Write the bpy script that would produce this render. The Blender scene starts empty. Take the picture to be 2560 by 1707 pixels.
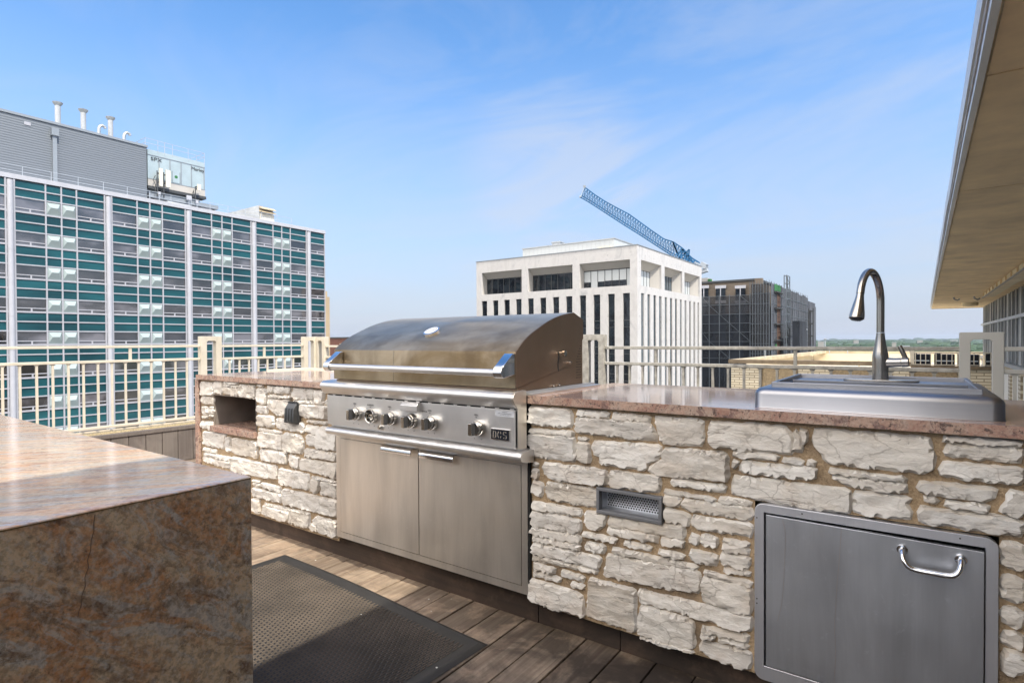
import bpy, bmesh, math, random
from mathutils import Vector, Matrix, noise
from mathutils.geometry import delaunay_2d_cdt
random.seed(7)
S = bpy.context.scene
COL = S.collection
R = math.radians

# ------------------------------------------------------------------ camera
EYE = 1.19
FPX = 1410.02; CYP = 868.23
TH = R(35.3946); PT = R(.69678); RL = R(-.27848)
fw = Vector((-math.sin(TH)*math.cos(PT), math.cos(TH)*math.cos(PT), -math.sin(PT)))
rg = Vector((math.cos(TH), math.sin(TH), 0)); up0 = rg.cross(fw)
rr = rg*math.cos(RL) + up0*math.sin(RL); uu = up0*math.cos(RL) - rg*math.sin(RL)
cam = bpy.data.objects.new('camera', bpy.data.cameras.new('camera'))
COL.objects.link(cam)
M3 = Matrix((rr, uu, -fw)).transposed()
cam.matrix_world = Matrix.Translation((0, 0, EYE)) @ M3.to_4x4()
cam.data.sensor_width = 36; cam.data.lens = FPX/2560*36
cam.data.shift_y = (CYP-853.5)/2560
cam.data.clip_end = 60000; cam.data.clip_start = .02
S.camera = cam
CAMP = Vector((0, 0, EYE))
def at(px, py, ax, v):
    """a measured point of the photograph put on a real plane of the place"""
    D = rr*((px-1280)/FPX) + uu*((CYP-py)/FPX) + fw
    i = 'XYZ'.index(ax)
    return CAMP + D*((v-CAMP[i])/D[i])

# ------------------------------------------------------------------ light
SUND = Vector((.79, -.195, 1)).normalized()      # towards the sun
el = math.asin(SUND.z); az = math.atan2(SUND.x, SUND.y)
sun = bpy.data.objects.new('sun', bpy.data.lights.new('sun', 'SUN')); COL.objects.link(sun)
sun.rotation_euler = SUND.to_track_quat('Z', 'Y').to_euler()
sun.data.energy = 2.7; sun.data.angle = R(.55); sun.data.color = (1, .93, .80)
W = bpy.data.worlds.new("World"); S.world = W; W.use_nodes = True
wn = W.node_tree.nodes; wl = W.node_tree.links; wn.clear()
def N(nt, t, **k):
    n = nt.nodes.new(t)
    for a, b in k.items():
        if a.startswith('i_'):
            key = a[2:]
            key = int(key) if key.isdigit() else key.replace('_', ' ')
            n.inputs[key].default_value = b
        else: setattr(n, a, b)
    return n
nt = W.node_tree
out = N(nt, 'ShaderNodeOutputWorld'); bg = N(nt, 'ShaderNodeBackground'); bg.inputs[1].default_value = .15
sky = N(nt, 'ShaderNodeTexSky', sky_type='NISHITA', sun_disc=False, sun_elevation=el, sun_rotation=az,
        altitude=60, air_density=1.0, dust_density=.9, ozone_density=2.2)
tc = N(nt, 'ShaderNodeTexCoord')
# thin high cloud: noise on the direction, flattened towards the horizon like a layer overhead
sep = N(nt, 'ShaderNodeSeparateXYZ'); wl.new(tc.outputs['Generated'], sep.inputs[0])
zz = N(nt, 'ShaderNodeMath', operation='MAXIMUM', i_1=.02); wl.new(sep.outputs[2], zz.inputs[0])
za = N(nt, 'ShaderNodeMath', operation='ADD', i_1=.18); wl.new(zz.outputs[0], za.inputs[0])
dx = N(nt, 'ShaderNodeMath', operation='DIVIDE'); wl.new(sep.outputs[0], dx.inputs[0]); wl.new(za.outputs[0], dx.inputs[1])
dy = N(nt, 'ShaderNodeMath', operation='DIVIDE'); wl.new(sep.outputs[1], dy.inputs[0]); wl.new(za.outputs[0], dy.inputs[1])
cmb = N(nt, 'ShaderNodeCombineXYZ'); wl.new(dx.outputs[0], cmb.inputs[0]); wl.new(dy.outputs[0], cmb.inputs[1])
mp = N(nt, 'ShaderNodeMapping'); mp.inputs['Rotation'].default_value = (0, 0, R(38)); mp.inputs['Scale'].default_value = (.75, 1.25, 1); mp.inputs['Location'].default_value = (2.1, .7, 0)
wl.new(cmb.outputs[0], mp.inputs[0])
n1 = N(nt, 'ShaderNodeTexNoise', i_Scale=1.1, i_Detail=7.0, i_Roughness=.62, i_Distortion=.9); wl.new(mp.outputs[0], n1.inputs[0])
n2 = N(nt, 'ShaderNodeTexNoise', i_Scale=.42, i_Detail=2.0, i_Roughness=.5); wl.new(mp.outputs[0], n2.inputs[0])
r1 = N(nt, 'ShaderNodeMapRange', i_1=.42, i_2=.66, i_3=0, i_4=1); wl.new(n1.outputs[0], r1.inputs[0])
r2 = N(nt, 'ShaderNodeMapRange', i_1=.40, i_2=.58, i_3=.35, i_4=1); wl.new(n2.outputs[0], r2.inputs[0])
mm = N(nt, 'ShaderNodeMath', operation='MULTIPLY'); wl.new(r1.outputs[0], mm.inputs[0]); wl.new(r2.outputs[0], mm.inputs[1])
mm2 = N(nt, 'ShaderNodeMath', operation='MULTIPLY', i_1=.52, use_clamp=True)
nrmv = N(nt, 'ShaderNodeVectorMath', operation='NORMALIZE'); wl.new(tc.outputs['Generated'], nrmv.inputs[0])
pd = (fw + rr*((1390-1280)/FPX) + uu*((CYP-430)/FPX)).normalized(); dt = N(nt, 'ShaderNodeVectorMath', operation='DOT_PRODUCT'); wl.new(nrmv.outputs[0], dt.inputs[0]); dt.inputs[1].default_value = pd
pm = N(nt, 'ShaderNodeMapRange', interpolation_type='SMOOTHSTEP', i_1=.984, i_2=.9995, i_3=0, i_4=1.0); wl.new(dt.outputs['Value'], pm.inputs[0])
pn = N(nt, 'ShaderNodeMapRange', i_1=.36, i_2=.62, i_3=0, i_4=1); wl.new(n1.outputs[0], pn.inputs[0])
pq = N(nt, 'ShaderNodeMath', operation='MULTIPLY'); wl.new(pm.outputs[0], pq.inputs[0]); wl.new(pn.outputs[0], pq.inputs[1])
pz = N(nt, 'ShaderNodeMath', operation='ADD', use_clamp=True); wl.new(mm.outputs[0], pz.inputs[0]); wl.new(pq.outputs[0], pz.inputs[1]); wl.new(pz.outputs[0], mm2.inputs[0])
mx = N(nt, 'ShaderNodeMix', data_type='RGBA'); wl.new(mm2.outputs[0], mx.inputs[0]); 
mx.inputs[7].default_value = (2.5, 2.68, 3.05, 1)
hs = N(nt, 'ShaderNodeHueSaturation'); hs.inputs['Saturation'].default_value = 1.22; hs.inputs['Value'].default_value = 1.0
wl.new(sky.outputs[0], hs.inputs['Color'])
hzf = N(nt, 'ShaderNodeMapRange', interpolation_type='SMOOTHSTEP', i_1=-.02, i_2=.52, i_3=.90, i_4=0.0); wl.new(sep.outputs[2], hzf.inputs[0])
mh = N(nt, 'ShaderNodeMix', data_type='RGBA'); wl.new(hzf.outputs[0], mh.inputs[0]); wl.new(hs.outputs[0], mh.inputs[6]); mh.inputs[7].default_value = (1.90, 2.12, 2.72, 1)
wl.new(mh.outputs[2], mx.inputs[6])
# cloud-like brightness added to the unseen sky behind the viewer, lifting the shade
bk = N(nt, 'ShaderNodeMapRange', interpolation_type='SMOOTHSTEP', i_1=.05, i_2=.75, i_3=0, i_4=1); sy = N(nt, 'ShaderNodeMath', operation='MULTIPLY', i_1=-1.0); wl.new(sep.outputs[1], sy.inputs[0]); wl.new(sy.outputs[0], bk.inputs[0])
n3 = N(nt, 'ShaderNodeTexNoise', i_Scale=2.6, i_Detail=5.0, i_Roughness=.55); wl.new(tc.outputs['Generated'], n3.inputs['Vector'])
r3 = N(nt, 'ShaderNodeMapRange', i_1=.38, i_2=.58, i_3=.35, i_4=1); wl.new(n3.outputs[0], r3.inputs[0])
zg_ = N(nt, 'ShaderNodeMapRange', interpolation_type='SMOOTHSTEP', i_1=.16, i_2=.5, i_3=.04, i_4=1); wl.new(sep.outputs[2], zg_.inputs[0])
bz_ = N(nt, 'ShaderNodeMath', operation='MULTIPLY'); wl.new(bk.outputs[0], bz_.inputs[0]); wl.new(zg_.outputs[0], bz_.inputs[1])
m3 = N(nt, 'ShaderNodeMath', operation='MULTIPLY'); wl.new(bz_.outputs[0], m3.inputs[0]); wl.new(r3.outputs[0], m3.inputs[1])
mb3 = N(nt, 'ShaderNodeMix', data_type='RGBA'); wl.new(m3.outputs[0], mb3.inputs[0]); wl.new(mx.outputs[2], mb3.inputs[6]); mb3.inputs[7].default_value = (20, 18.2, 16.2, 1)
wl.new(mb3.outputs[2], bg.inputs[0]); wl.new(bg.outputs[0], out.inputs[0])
S.view_settings.view_transform = 'Standard'; S.view_settings.look = 'None'
S.view_settings.exposure = .9; S.view_settings.gamma = 1
S.render.engine = 'CYCLES'
S.cycles.use_denoising = True
S.cycles.max_bounces = 8; S.cycles.transparent_max_bounces = 12

# ------------------------------------------------------------------ materials
MATS = {}
def newmat(name):
    m = bpy.data.materials.new(name); m.use_nodes = True
    t = m.node_tree; t.nodes.clear()
    o = t.nodes.new('ShaderNodeOutputMaterial'); p = t.nodes.new('ShaderNodeBsdfPrincipled')
    t.links.new(p.outputs[0], o.inputs[0]); MATS[name] = m
    return m, t, p, o
def coords(t, scale=(1, 1, 1), rot=(0, 0, 0), loc=(0, 0, 0)):
    c = t.nodes.new('ShaderNodeTexCoord'); m = t.nodes.new('ShaderNodeMapping'); m0 = t.nodes.new('ShaderNodeMapping')
    t.links.new(c.outputs['Object'], m0.inputs[0]); t.links.new(m0.outputs[0], m.inputs[0]); m0.inputs['Rotation'].default_value = rot
    m.inputs['Scale'].default_value = scale; m.inputs['Location'].default_value = loc
    return m.outputs[0]
def noi(t, v, sc, det=4, ro=.55, dist=0):
    n = N(t, 'ShaderNodeTexNoise', i_Scale=float(sc), i_Detail=float(det), i_Roughness=ro, i_Distortion=float(dist)); t.links.new(v, n.inputs['Vector']); return n.outputs[0]
def ramp(t, f, stops):
    n = t.nodes.new('ShaderNodeValToRGB'); e = n.color_ramp.elements
    while len(e) < len(stops): e.new(.5)
    for q, (p, c) in zip(e, stops):
        q.position = p; q.color = (*c, 1) if len(c) == 3 else c
    t.links.new(f, n.inputs[0]); return n.outputs[0]
def g(v): return (v, v, v)
def mix(t, f, a, b, mode='MIX'):
    n = N(t, 'ShaderNodeMix', data_type='RGBA', blend_type=mode)
    for s, i in ((f, 0), (a, 6), (b, 7)):
        if isinstance(s, (int, float)): n.inputs[i].default_value = s
        elif isinstance(s, tuple): n.inputs[i].default_value = (*s, 1)
        else: t.links.new(s, n.inputs[i])
    return n.outputs[2]
def mth(t, op, a, b=None, cl=False):
    n = N(t, 'ShaderNodeMath', operation=op, use_clamp=cl)
    for i, s in enumerate((a, b)):
        if s is None: continue
        if isinstance(s, (int, float)): n.inputs[i].default_value = s
        else: t.links.new(s, n.inputs[i])
    return n.outputs[0]
def mr(t, v, a, b, c=0., d=1.):
    n = N(t, 'ShaderNodeMapRange', i_1=a, i_2=b, i_3=c, i_4=d); t.links.new(v, n.inputs[0]); return n.outputs[0]
def bump(t, p, h, st=.3, dist=.01, prev=None):
    b = N(t, 'ShaderNodeBump', i_Strength=st, i_Distance=dist); t.links.new(h, b.inputs['Height'])
    if prev: t.links.new(prev, b.inputs['Normal'])
    t.links.new(b.outputs[0], p.inputs['Normal']); return b.outputs[0]
def simple(name, c, ro=.6, me=0, var=.12, sc=6, bmp=0, bsc=40, bd=.003, spec=None):
    m, t, p, o = newmat(name)
    v = coords(t); f = noi(t, v, sc, 5)
    lo = tuple(x*(1-var) for x in c); hi = tuple(min(1, x*(1+var)) for x in c)
    t.links.new(ramp(t, f, [(.3, lo), (.7, hi)]), p.inputs['Base Color'])
    p.inputs['Roughness'].default_value = ro; p.inputs['Metallic'].default_value = me
    if spec is not None: p.inputs['Specular IOR Level'].default_value = spec
    if bmp: bump(t, p, noi(t, v, bsc, 4), bmp, bd)
    return m

def steel(name, base=(.56, .55, .53), ro=.26, tint=None, vertical=False, an=.45, smudge=.5, me=.9):
    m, t, p, o = newmat(name)
    sc = (220, 220, 3) if vertical else (3, 220, 220)
    v = coords(t, sc); w = coords(t)
    f = noi(t, v, 1.0, 3, .6); sm = noi(t, w, 4, 3, .5); dr = noi(t, coords(t, (14, 14, 1.4)), 1.0, 4, .6)
    col = mix(t, mr(t, f, .3, .7), tuple(x*.97 for x in base), tuple(min(1, x*1.02) for x in base))
    st_ = noi(t, coords(t, (6, 6, .9) if vertical else (5, 5, 3)), 1.0, 5, .55, .3)
    col = mix(t, mth(t, 'MULTIPLY', mr(t, st_, .42, .62), .5*smudge), col, tuple(x*.62 for x in base))
    col = mix(t, mth(t, 'MULTIPLY', mr(t, noi(t, w, 30, 6, .75, .5), .60, .72), .28*smudge), col, tuple(min(1, x*1.3) for x in base))
    if tint:
        for fac, cc in tint(t, w): col = mix(t, fac, col, cc)
    t.links.new(col, p.inputs['Base Color'])
    p.inputs['Metallic'].default_value = me
    ra = mth(t, 'ADD', mr(t, sm, .3, .75, ro*.9, ro*1.15), mr(t, dr, .4, .75, 0, .015))
    t.links.new(ra, p.inputs['Roughness'])
    p.inputs['Anisotropic'].default_value = an
    tg = N(t, 'ShaderNodeTangent', direction_type='RADIAL', axis='Z'); t.links.new(tg.outputs[0], p.inputs['Tangent'])
    bump(t, p, noi(t, coords(t, (1.6, 1.6, .8)), 1.0, 1, .5), .10, .03)
    p.inputs['Anisotropic Rotation'].default_value = .25
    return m
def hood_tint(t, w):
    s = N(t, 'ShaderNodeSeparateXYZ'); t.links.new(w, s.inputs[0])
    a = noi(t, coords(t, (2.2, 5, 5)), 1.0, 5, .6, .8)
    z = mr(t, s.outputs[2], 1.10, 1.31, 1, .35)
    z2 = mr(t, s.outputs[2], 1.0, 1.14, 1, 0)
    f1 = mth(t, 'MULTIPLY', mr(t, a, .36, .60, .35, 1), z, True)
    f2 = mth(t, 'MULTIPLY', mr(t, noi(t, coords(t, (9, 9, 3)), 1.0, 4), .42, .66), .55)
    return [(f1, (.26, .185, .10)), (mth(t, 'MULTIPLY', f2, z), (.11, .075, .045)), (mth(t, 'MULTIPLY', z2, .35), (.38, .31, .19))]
steel('steel_hood', (.60, .51, .39), .37, hood_tint, an=.5, me=.9, smudge=1.0)
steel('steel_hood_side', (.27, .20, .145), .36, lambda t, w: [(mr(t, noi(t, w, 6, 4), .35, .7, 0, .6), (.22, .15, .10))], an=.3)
steel('steel_panel', (.70, .69, .68), .36, me=.9)
steel('steel_door', (.84, .79, .72), .33, vertical=True, smudge=1.0, me=.9)
steel('steel_frame', (.66, .67, .71), .36, vertical=True, smudge=.4, me=.9)
steel('steel_access', (.60, .625, .67), .36, vertical=True, smudge=1.3, me=.95)
steel('steel_sink', (.36, .365, .39), .36, smudge=.4, me=.95)
steel('steel_faucet', (.43, .41, .38), .22, an=.2, smudge=.2)
simple('chrome', (.78, .78, .79), .06, 1, .02)
simple('chrome_worn', (.62, .60, .56), .16, 1, .12, 30)
simple('knob_dark', (.045, .045, .048), .3, 0, .1)
simple('black_gap', (.006, .006, .006), .8, 0, 0)
simple('black_plastic', (.035, .036, .038), .28, 0, .25, 30)
simple('dark_glass', (.02, .022, .025), .05, 0, .1)
simple('badge_black', (.012, .014, .02), .25)
simple('badge_letter', (.62, .6, .58), .2, .8)
simple('ink', (.03, .03, .035), .5, 0, 0)
simple('ink_grey', (.14, .15, .17), .5, 0, 0)
simple('sticker_white', (.52, .54, .58), .4)
simple('cream_paint', (.70, .64, .53), .38, 0, .07, 4, .12, 60, .001)
def cream():
    m, t, p, o = newmat('cream_rail')
    v = coords(t); f = noi(t, v, 7, 5, .6); r = noi(t, v, 2.3, 8, .75)
    c = mix(t, mr(t, f, .3, .7), (.52, .47, .37), (.62, .57, .47))
    c = mix(t, mr(t, r, .70, .74), c, (.33, .14, .05))
    c = mix(t, mr(t, noi(t, v, 18, 5), .55, .8, 0, .5), c, (.40, .37, .31))
    t.links.new(c, p.inputs['Base Color']); p.inputs['Roughness'].default_value = .42
    bump(t, p, noi(t, v, 90, 3), .15, .001)
    m, t, p, o = newmat('grey_rail')
    v = coords(t); f = noi(t, v, 22, 6, .7)
    c = mix(t, mr(t, f, .35, .65), (.27, .255, .22), (.47, .45, .40))
    c = mix(t, mr(t, noi(t, v, 2.6, 8, .75), .72, .76), c, (.28, .12, .05))
    t.links.new(c, p.inputs['Base Color']); p.inputs['Roughness'].default_value = .45
cream()

def granite(name, a, b, c, d, rot=(0, 0, 0), sc=1.0, ro=.06, stretch=(1, 1, 1), speck=.5, cool=.5, grain=.22):
    m, t, p, o = newmat(name)
    w = coords(t); v = coords(t, tuple(sc*x for x in stretch), rot)
    warp = N(t, 'ShaderNodeTexNoise', i_Scale=2.2, i_Detail=4.0); t.links.new(v, warp.inputs['Vector'])
    vm = N(t, 'ShaderNodeVectorMath', operation='MULTIPLY_ADD'); t.links.new(warp.outputs[1], vm.inputs[0])
    vm.inputs[1].default_value = (.5, .5, .5); t.links.new(v, vm.inputs[2]); v2 = vm.outputs[0]
    big = noi(t, v2, 3.0, 8, .66, .5); mid = noi(t, v2, 8.5, 8, .68, .4); cl = noi(t, v2, 4.6, 7, .7, 1.0)
    fine = noi(t, w, 75, 5, .7); gr = noi(t, w, 115, 3, .7)
    col = mix(t, mr(t, big, .44, .55), a, b)
    col = mix(t, mr(t, cl, .50, .57, 0, cool), col, c)
    col = mix(t, mr(t, mid, .53, .60, 0, .9), col, d)
    col = mix(t, mr(t, fine, .35, .7, .0, .45), col, tuple(min(1, x*1.5) for x in a))
    vo = N(t, 'ShaderNodeTexVoronoi', i_Scale=70.0); t.links.new(w, vo.inputs['Vector'])
    dk = mth(t, 'MULTIPLY', mr(t, fine, .53, .59), mr(t, noi(t, v2, 9, 5), .44, .56), True)
    col = mix(t, mth(t, 'MULTIPLY', dk, speck), col, (.03, .022, .025))
    dk2 = mth(t, 'MULTIPLY', mr(t, vo.outputs[0], .22, .12), mr(t, gr, .46, .56), True)
    col = mix(t, mth(t, 'MULTIPLY', dk2, .8*speck), col, (.02, .018, .02))
    col = mix(t, mr(t, gr, .42, .60, .0, grain*.8), col, (.07, .055, .045))
    col = mix(t, mr(t, noi(t, w, 140, 2), .52, .60, 0, grain*.5), col, (.62, .58, .52))
    t.links.new(col, p.inputs['Base Color'])
    p.inputs['Roughness'].default_value = ro; p.inputs['IOR'].default_value = 1.55
    t.links.new(mr(t, mid, .3, .8, ro*.8, ro*2), p.inputs['Roughness'])
    return m
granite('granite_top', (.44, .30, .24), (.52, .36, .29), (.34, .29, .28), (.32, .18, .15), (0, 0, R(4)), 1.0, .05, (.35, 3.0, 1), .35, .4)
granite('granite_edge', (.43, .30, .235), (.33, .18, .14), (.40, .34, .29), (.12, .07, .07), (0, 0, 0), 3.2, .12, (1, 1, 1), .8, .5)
granite('island_top', (.62, .49, .36), (.68, .38, .20), (.42, .43, .43), (.40, .22, .14), (0, 0, R(-52)), 2.0, .07, (.6, 3.2, 1), .35, .85)
granite('island_end', (.66, .50, .32), (.56, .27, .12), (.55, .55, .50), (.20, .12, .075), (R(38), 0, 0), 1.7, .16, (1, .9, 2.2), .45, .8, grain=.5)

def stone():
    m, t, p, o = newmat('limestone')
    w = coords(t); geo = t.nodes.new('ShaderNodeNewGeometry')
    st = coords(t, (6, 6, 26)); a = noi(t, w, 9, 8, .65, .4); b = noi(t, st, 1.0, 7, .65, .6)
    isl = geo.outputs['Random Per Island']
    col = mix(t, isl, (.55, .50, .43), (.80, .775, .725))
    ir = N(t, 'ShaderNodeMath', operation='FRACT'); t.links.new(mth(t, 'MULTIPLY', isl, 17.3), ir.inputs[0])
    col = mix(t, mr(t, ir.outputs[0], .55, 1, 0, .5), col, (.46, .45, .44))
    col = mix(t, mr(t, a, .46, .70, 0, .5), col, (.50, .42, .34))
    col = mix(t, mr(t, b, .40, .66, .0, .40), col, (.70, .69, .66))
    col = mix(t, mr(t, noi(t, w, 26, 8, .8, .6), .58, .68, 0, .6), col, (.22, .18, .15))
    vc = N(t, 'ShaderNodeTexVoronoi', feature='DISTANCE_TO_EDGE', i_Scale=1.0); wc = N(t, 'ShaderNodeVectorMath', operation='ADD'); nc = N(t, 'ShaderNodeTexNoise', i_Scale=9.0, i_Detail=6.0); t.links.new(w, nc.inputs['Vector']); t.links.new(coords(t, (7, 7, 13)), wc.inputs[0]); t.links.new(nc.outputs[1], wc.inputs[1]); t.links.new(wc.outputs[0], vc.inputs['Vector'])
    col = mix(t, mth(t, 'MULTIPLY', mr(t, vc.outputs[0], .03, .0, 0, .5), mr(t, noi(t, w, 5, 3), .45, .55)), col, (.16, .13, .105))
    col = mix(t, mr(t, noi(t, w, 4.2, 4, .6), .56, .72, 0, .35), col, (.50, .37, .26))
    sl_ = mth(t, 'ABSOLUTE', mth(t, 'SUBTRACT', noi(t, coords(t, (3.5, 3.5, 30), (0, R(3), 0)), 1.0, 4, .5, .35), .5))
    spl = mth(t, 'MULTIPLY', mr(t, sl_, .010, .003), mr(t, noi(t, w, 6, 3), .46, .54))
    col = mix(t, mth(t, 'MULTIPLY', spl, .65), col, (.13, .10, .075))
    t.links.new(col, p.inputs['Base Color']); p.inputs['Roughness'].default_value = .82
    n0 = noi(t, coords(t, (10, 10, 22)), 1.0, 8, .62, 1.1)
    vo = N(t, 'ShaderNodeTexVoronoi', feature='DISTANCE_TO_EDGE', i_Scale=9.0); t.links.new(coords(t, (1, 1, 1.8)), vo.inputs['Vector'])
    warp = mth(t, 'ADD', n0, mth(t, 'MULTIPLY', mr(t, vo.outputs[0], .0, .05), .05))
    x = bump(t, p, warp, .35, .02)
    cr_ = N(t, 'ShaderNodeTexVoronoi', feature='F1', distance='CHEBYCHEV', i_Scale=1.0); 
    wv = N(t, 'ShaderNodeVectorMath', operation='ADD'); nz = N(t, 'ShaderNodeTexNoise', i_Scale=14.0, i_Detail=5.0); t.links.new(w, nz.inputs['Vector'])
    sc2 = coords(t, (13, 13, 30)); t.links.new(sc2, wv.inputs[0]); t.links.new(nz.outputs[1], wv.inputs[1]); t.links.new(wv.outputs[0], cr_.inputs['Vector'])
    x = bump(t, p, cr_.outputs['Distance'], .55, .010, x)
    x = bump(t, p, noi(t, w, 70, 6, .75), .55, .005, x)
    bump(t, p, spl, -.6, .006, x)
    m, t, p, o = newmat('mortar')
    w = coords(t); f = noi(t, w, 160, 3, .7); a = noi(t, w, 5, 5, .6)
    col = mix(t, mr(t, f, .3, .7), (.27, .19, .11), (.52, .39, .25))
    col = mix(t, mr(t, a, .46, .66, 0, .75), col, (.14, .105, .075))
    t.links.new(col, p.inputs['Base Color']); p.inputs['Roughness'].default_value = .95
    bump(t, p, f, .9, .006)
stone()

def wood(name, ax, c1, c2, c3, stain=.5):
    m, t, p, o = newmat(name)
    sc = {'X': (1.2, 38, 38), 'Y': (38, 1.2, 38), 'Z': (38, 38, 1.2)}[ax]
    geo = t.nodes.new('ShaderNodeNewGeometry'); isl = geo.outputs['Random Per Island']
    cb = N(t, 'ShaderNodeCombineXYZ'); 
    for i in range(3): t.links.new(mth(t, 'MULTIPLY', isl, 37.0+i*11), cb.inputs[i])
    v = coords(t); ad = N(t, 'ShaderNodeVectorMath', operation='ADD'); t.links.new(v, ad.inputs[0]); t.links.new(cb.outputs[0], ad.inputs[1])
    mp = N(t, 'ShaderNodeMapping'); mp.inputs['Scale'].default_value = sc; t.links.new(ad.outputs[0], mp.inputs[0])
    gr = noi(t, mp.outputs[0], 1.0, 6, .65, .8); bl = noi(t, v, 3.4, 6, .65, .5); bl2 = noi(t, ad.outputs[0], 7, 7, .7, .3)
    col = mix(t, isl, c1, c2)
    col = mix(t, mr(t, gr, .35, .68, 0, .75), col, c3)
    sx_ = N(t, 'ShaderNodeSeparateXYZ'); t.links.new(v, sx_.inputs[0]); x_gain = mr(t, sx_.outputs[0], -2.0, -.7, .45, 1.0)  # dark blotches strengthen towards +X
    col = mix(t, mth(t, 'MULTIPLY', mr(t, bl, .42, .54, 0, stain), x_gain), col, tuple(x*.17 for x in c1))
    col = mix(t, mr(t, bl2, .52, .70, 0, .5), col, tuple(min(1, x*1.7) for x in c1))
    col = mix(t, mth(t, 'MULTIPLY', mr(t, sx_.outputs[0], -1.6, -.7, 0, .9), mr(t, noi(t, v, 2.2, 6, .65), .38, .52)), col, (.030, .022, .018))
    t.links.new(col, p.inputs['Base Color']); p.inputs['Roughness'].default_value = .75
    bump(t, p, gr, .35, .004)
wood('deck_wood', 'Y', (.30, .215, .145), (.16, .11, .08), (.46, .37, .27), .97)
wood('clad_wood', 'Z', (.15, .125, .105), (.11, .085, .075), (.19, .165, .14), .45)
wood('base_wood', 'X', (.085, .058, .042), (.10, .062, .042), (.045, .032, .026), .8)
simple('mat_rubber', (.022, .021, .020), .6, 0, .3, 5, .25, 200, .001)
simple('mat_worn', (.115, .092, .072), .85, 0, .4, 4)
simple('gravel', (.36, .29, .17), .95, 0, .55, 90, 1, 120, .01)
simple('chip', (.6, .58, .52), .8)

def brick(name, c1, c2, mo, bw, bh, ax='XZ', msz=.012, bias=0):
    m, t, p, o = newmat(name)
    c = t.nodes.new('ShaderNodeTexCoord'); s = N(t, 'ShaderNodeSeparateXYZ'); t.links.new(c.outputs['Object'], s.inputs[0])
    cb = N(t, 'ShaderNodeCombineXYZ'); t.links.new(s.outputs['XYZ'.index(ax[0])], cb.inputs[0]); t.links.new(s.outputs['XYZ'.index(ax[1])], cb.inputs[1])
    b = N(t, 'ShaderNodeTexBrick', i_Scale=1.0, i_Mortar_Size=msz, i_Brick_Width=bw, i_Row_Height=bh)
    b.inputs['Color1'].default_value = (*c1, 1); b.inputs['Color2'].default_value = (*c2, 1); b.inputs['Mortar'].default_value = (*mo, 1)
    t.links.new(cb.outputs[0], b.inputs[0])
    f = noi(t, c.outputs['Object'], .8, 6)
    t.links.new(mix(t, mr(t, f, .4, .75, 0, .3), b.outputs[0], tuple(x*.6 for x in c1)), p.inputs['Base Color'])
    p.inputs['Roughness'].default_value = .85
    bump(t, p, b.outputs[1], -.3, .01)
brick('cream_brick', (.62, .56, .43), (.55, .48, .35), (.25, .21, .15), .40, .105, 'XZ', .016)
brick('cream_brick_side', (.58, .53, .42), (.52, .46, .35), (.25, .21, .15), .40, .105, 'YZ', .016)
brick('tan_brick', (.21, .17, .13), (.16, .13, .10), (.13, .11, .09), .9, .3, 'XZ', .03)
brick('red_brick', (.16, .06, .04), (.12, .05, .035), (.10, .06, .05), .6, .2, 'XZ', .02)
simple('aggregate', (.30, .23, .14), .95, 0, .35, 12, .6, 30, .02)
simple('coping_dark', (.17, .13, .085), .9, 0, .35, 3)
simple('coping_stone', (.46, .38, .26), .9, 0, .22, 1.4)
simple('roof_pale', (.66, .58, .43), .9, 0, .08, .5)
simple('soffit', (.88, .68, .42), .85, 0, .16, 2.2, .25, 50, .004)
simple('soffit_band', (.80, .70, .50), .85, 0, .1, 2)
simple('fascia_metal', (.56, .60, .64), .4, .2, .12, 2)
simple('flashing', (.42, .40, .38), .5, .3, .3, 5)
simple('fin_grey', (.24, .26, .27), .5, .2, .15, 3)
simple('fin_light', (.42, .44, .45), .45, .2, .1, 3)
simple('white_rib', (.74, .72, .66), .7, 0, .06, 3)
simple('dark_void', (.012, .014, .016), .35)
# left tower
simple('mullion_white', (.38, .385, .42), .35, .0, .05, 2)
simple('column_white', (.43, .44, .48), .4, 0, .06, 1.2)
def teal():
    m, t, p, o = newmat('teal_glass')
    f = noi(t, coords(t, (1, .12, .5)), 1.0, 3); h = noi(t, coords(t, (1, .3, 1.3)), 1.0, 3)
    t.links.new(ramp(t, f, [(.35, (.004, .040, .052)), (.65, (.010, .090, .108))]), p.inputs['Base Color'])
    p.inputs['Roughness'].default_value = .22; p.inputs['IOR'].default_value = 1.5
    bump(t, p, h, .25, .06)
    m, t, p, o = newmat('window_glass')
    f = noi(t, coords(t, (1, .16, .28)), 1.0, 3, .6); h = noi(t, coords(t, (1, .35, .35)), 1.0, 3)
    t.links.new(ramp(t, f, [(.38, (.008, .008, .010)), (.5, (.04, .038, .042)), (.60, (.13, .125, .14))]), p.inputs['Base Color'])
    p.inputs['Roughness'].default_value = .03; p.inputs['IOR'].default_value = 2.1
    bump(t, p, h, .12, .05)
    m, t, p, o = newmat('dark_pane')
    f = noi(t, coords(t, (.5, .5, .5)), 1.0, 4, .7, 1.0); h = noi(t, coords(t, (.9, .9, .5)), 1.0, 3)
    t.links.new(ramp(t, f, [(.4, (.008, .010, .014)), (.75, (.035, .045, .055))]), p.inputs['Base Color'])
    p.inputs['Roughness'].default_value = .04; p.inputs['IOR'].default_value = 1.6
    bump(t, p, h, .15, .05)
teal()
simple('pyramid_glass', (.36, .43, .43), .28, 0, .08, .5)
simple('penthouse_metal', (.26, .29, .32), .5, .3, .06, .3)
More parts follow.
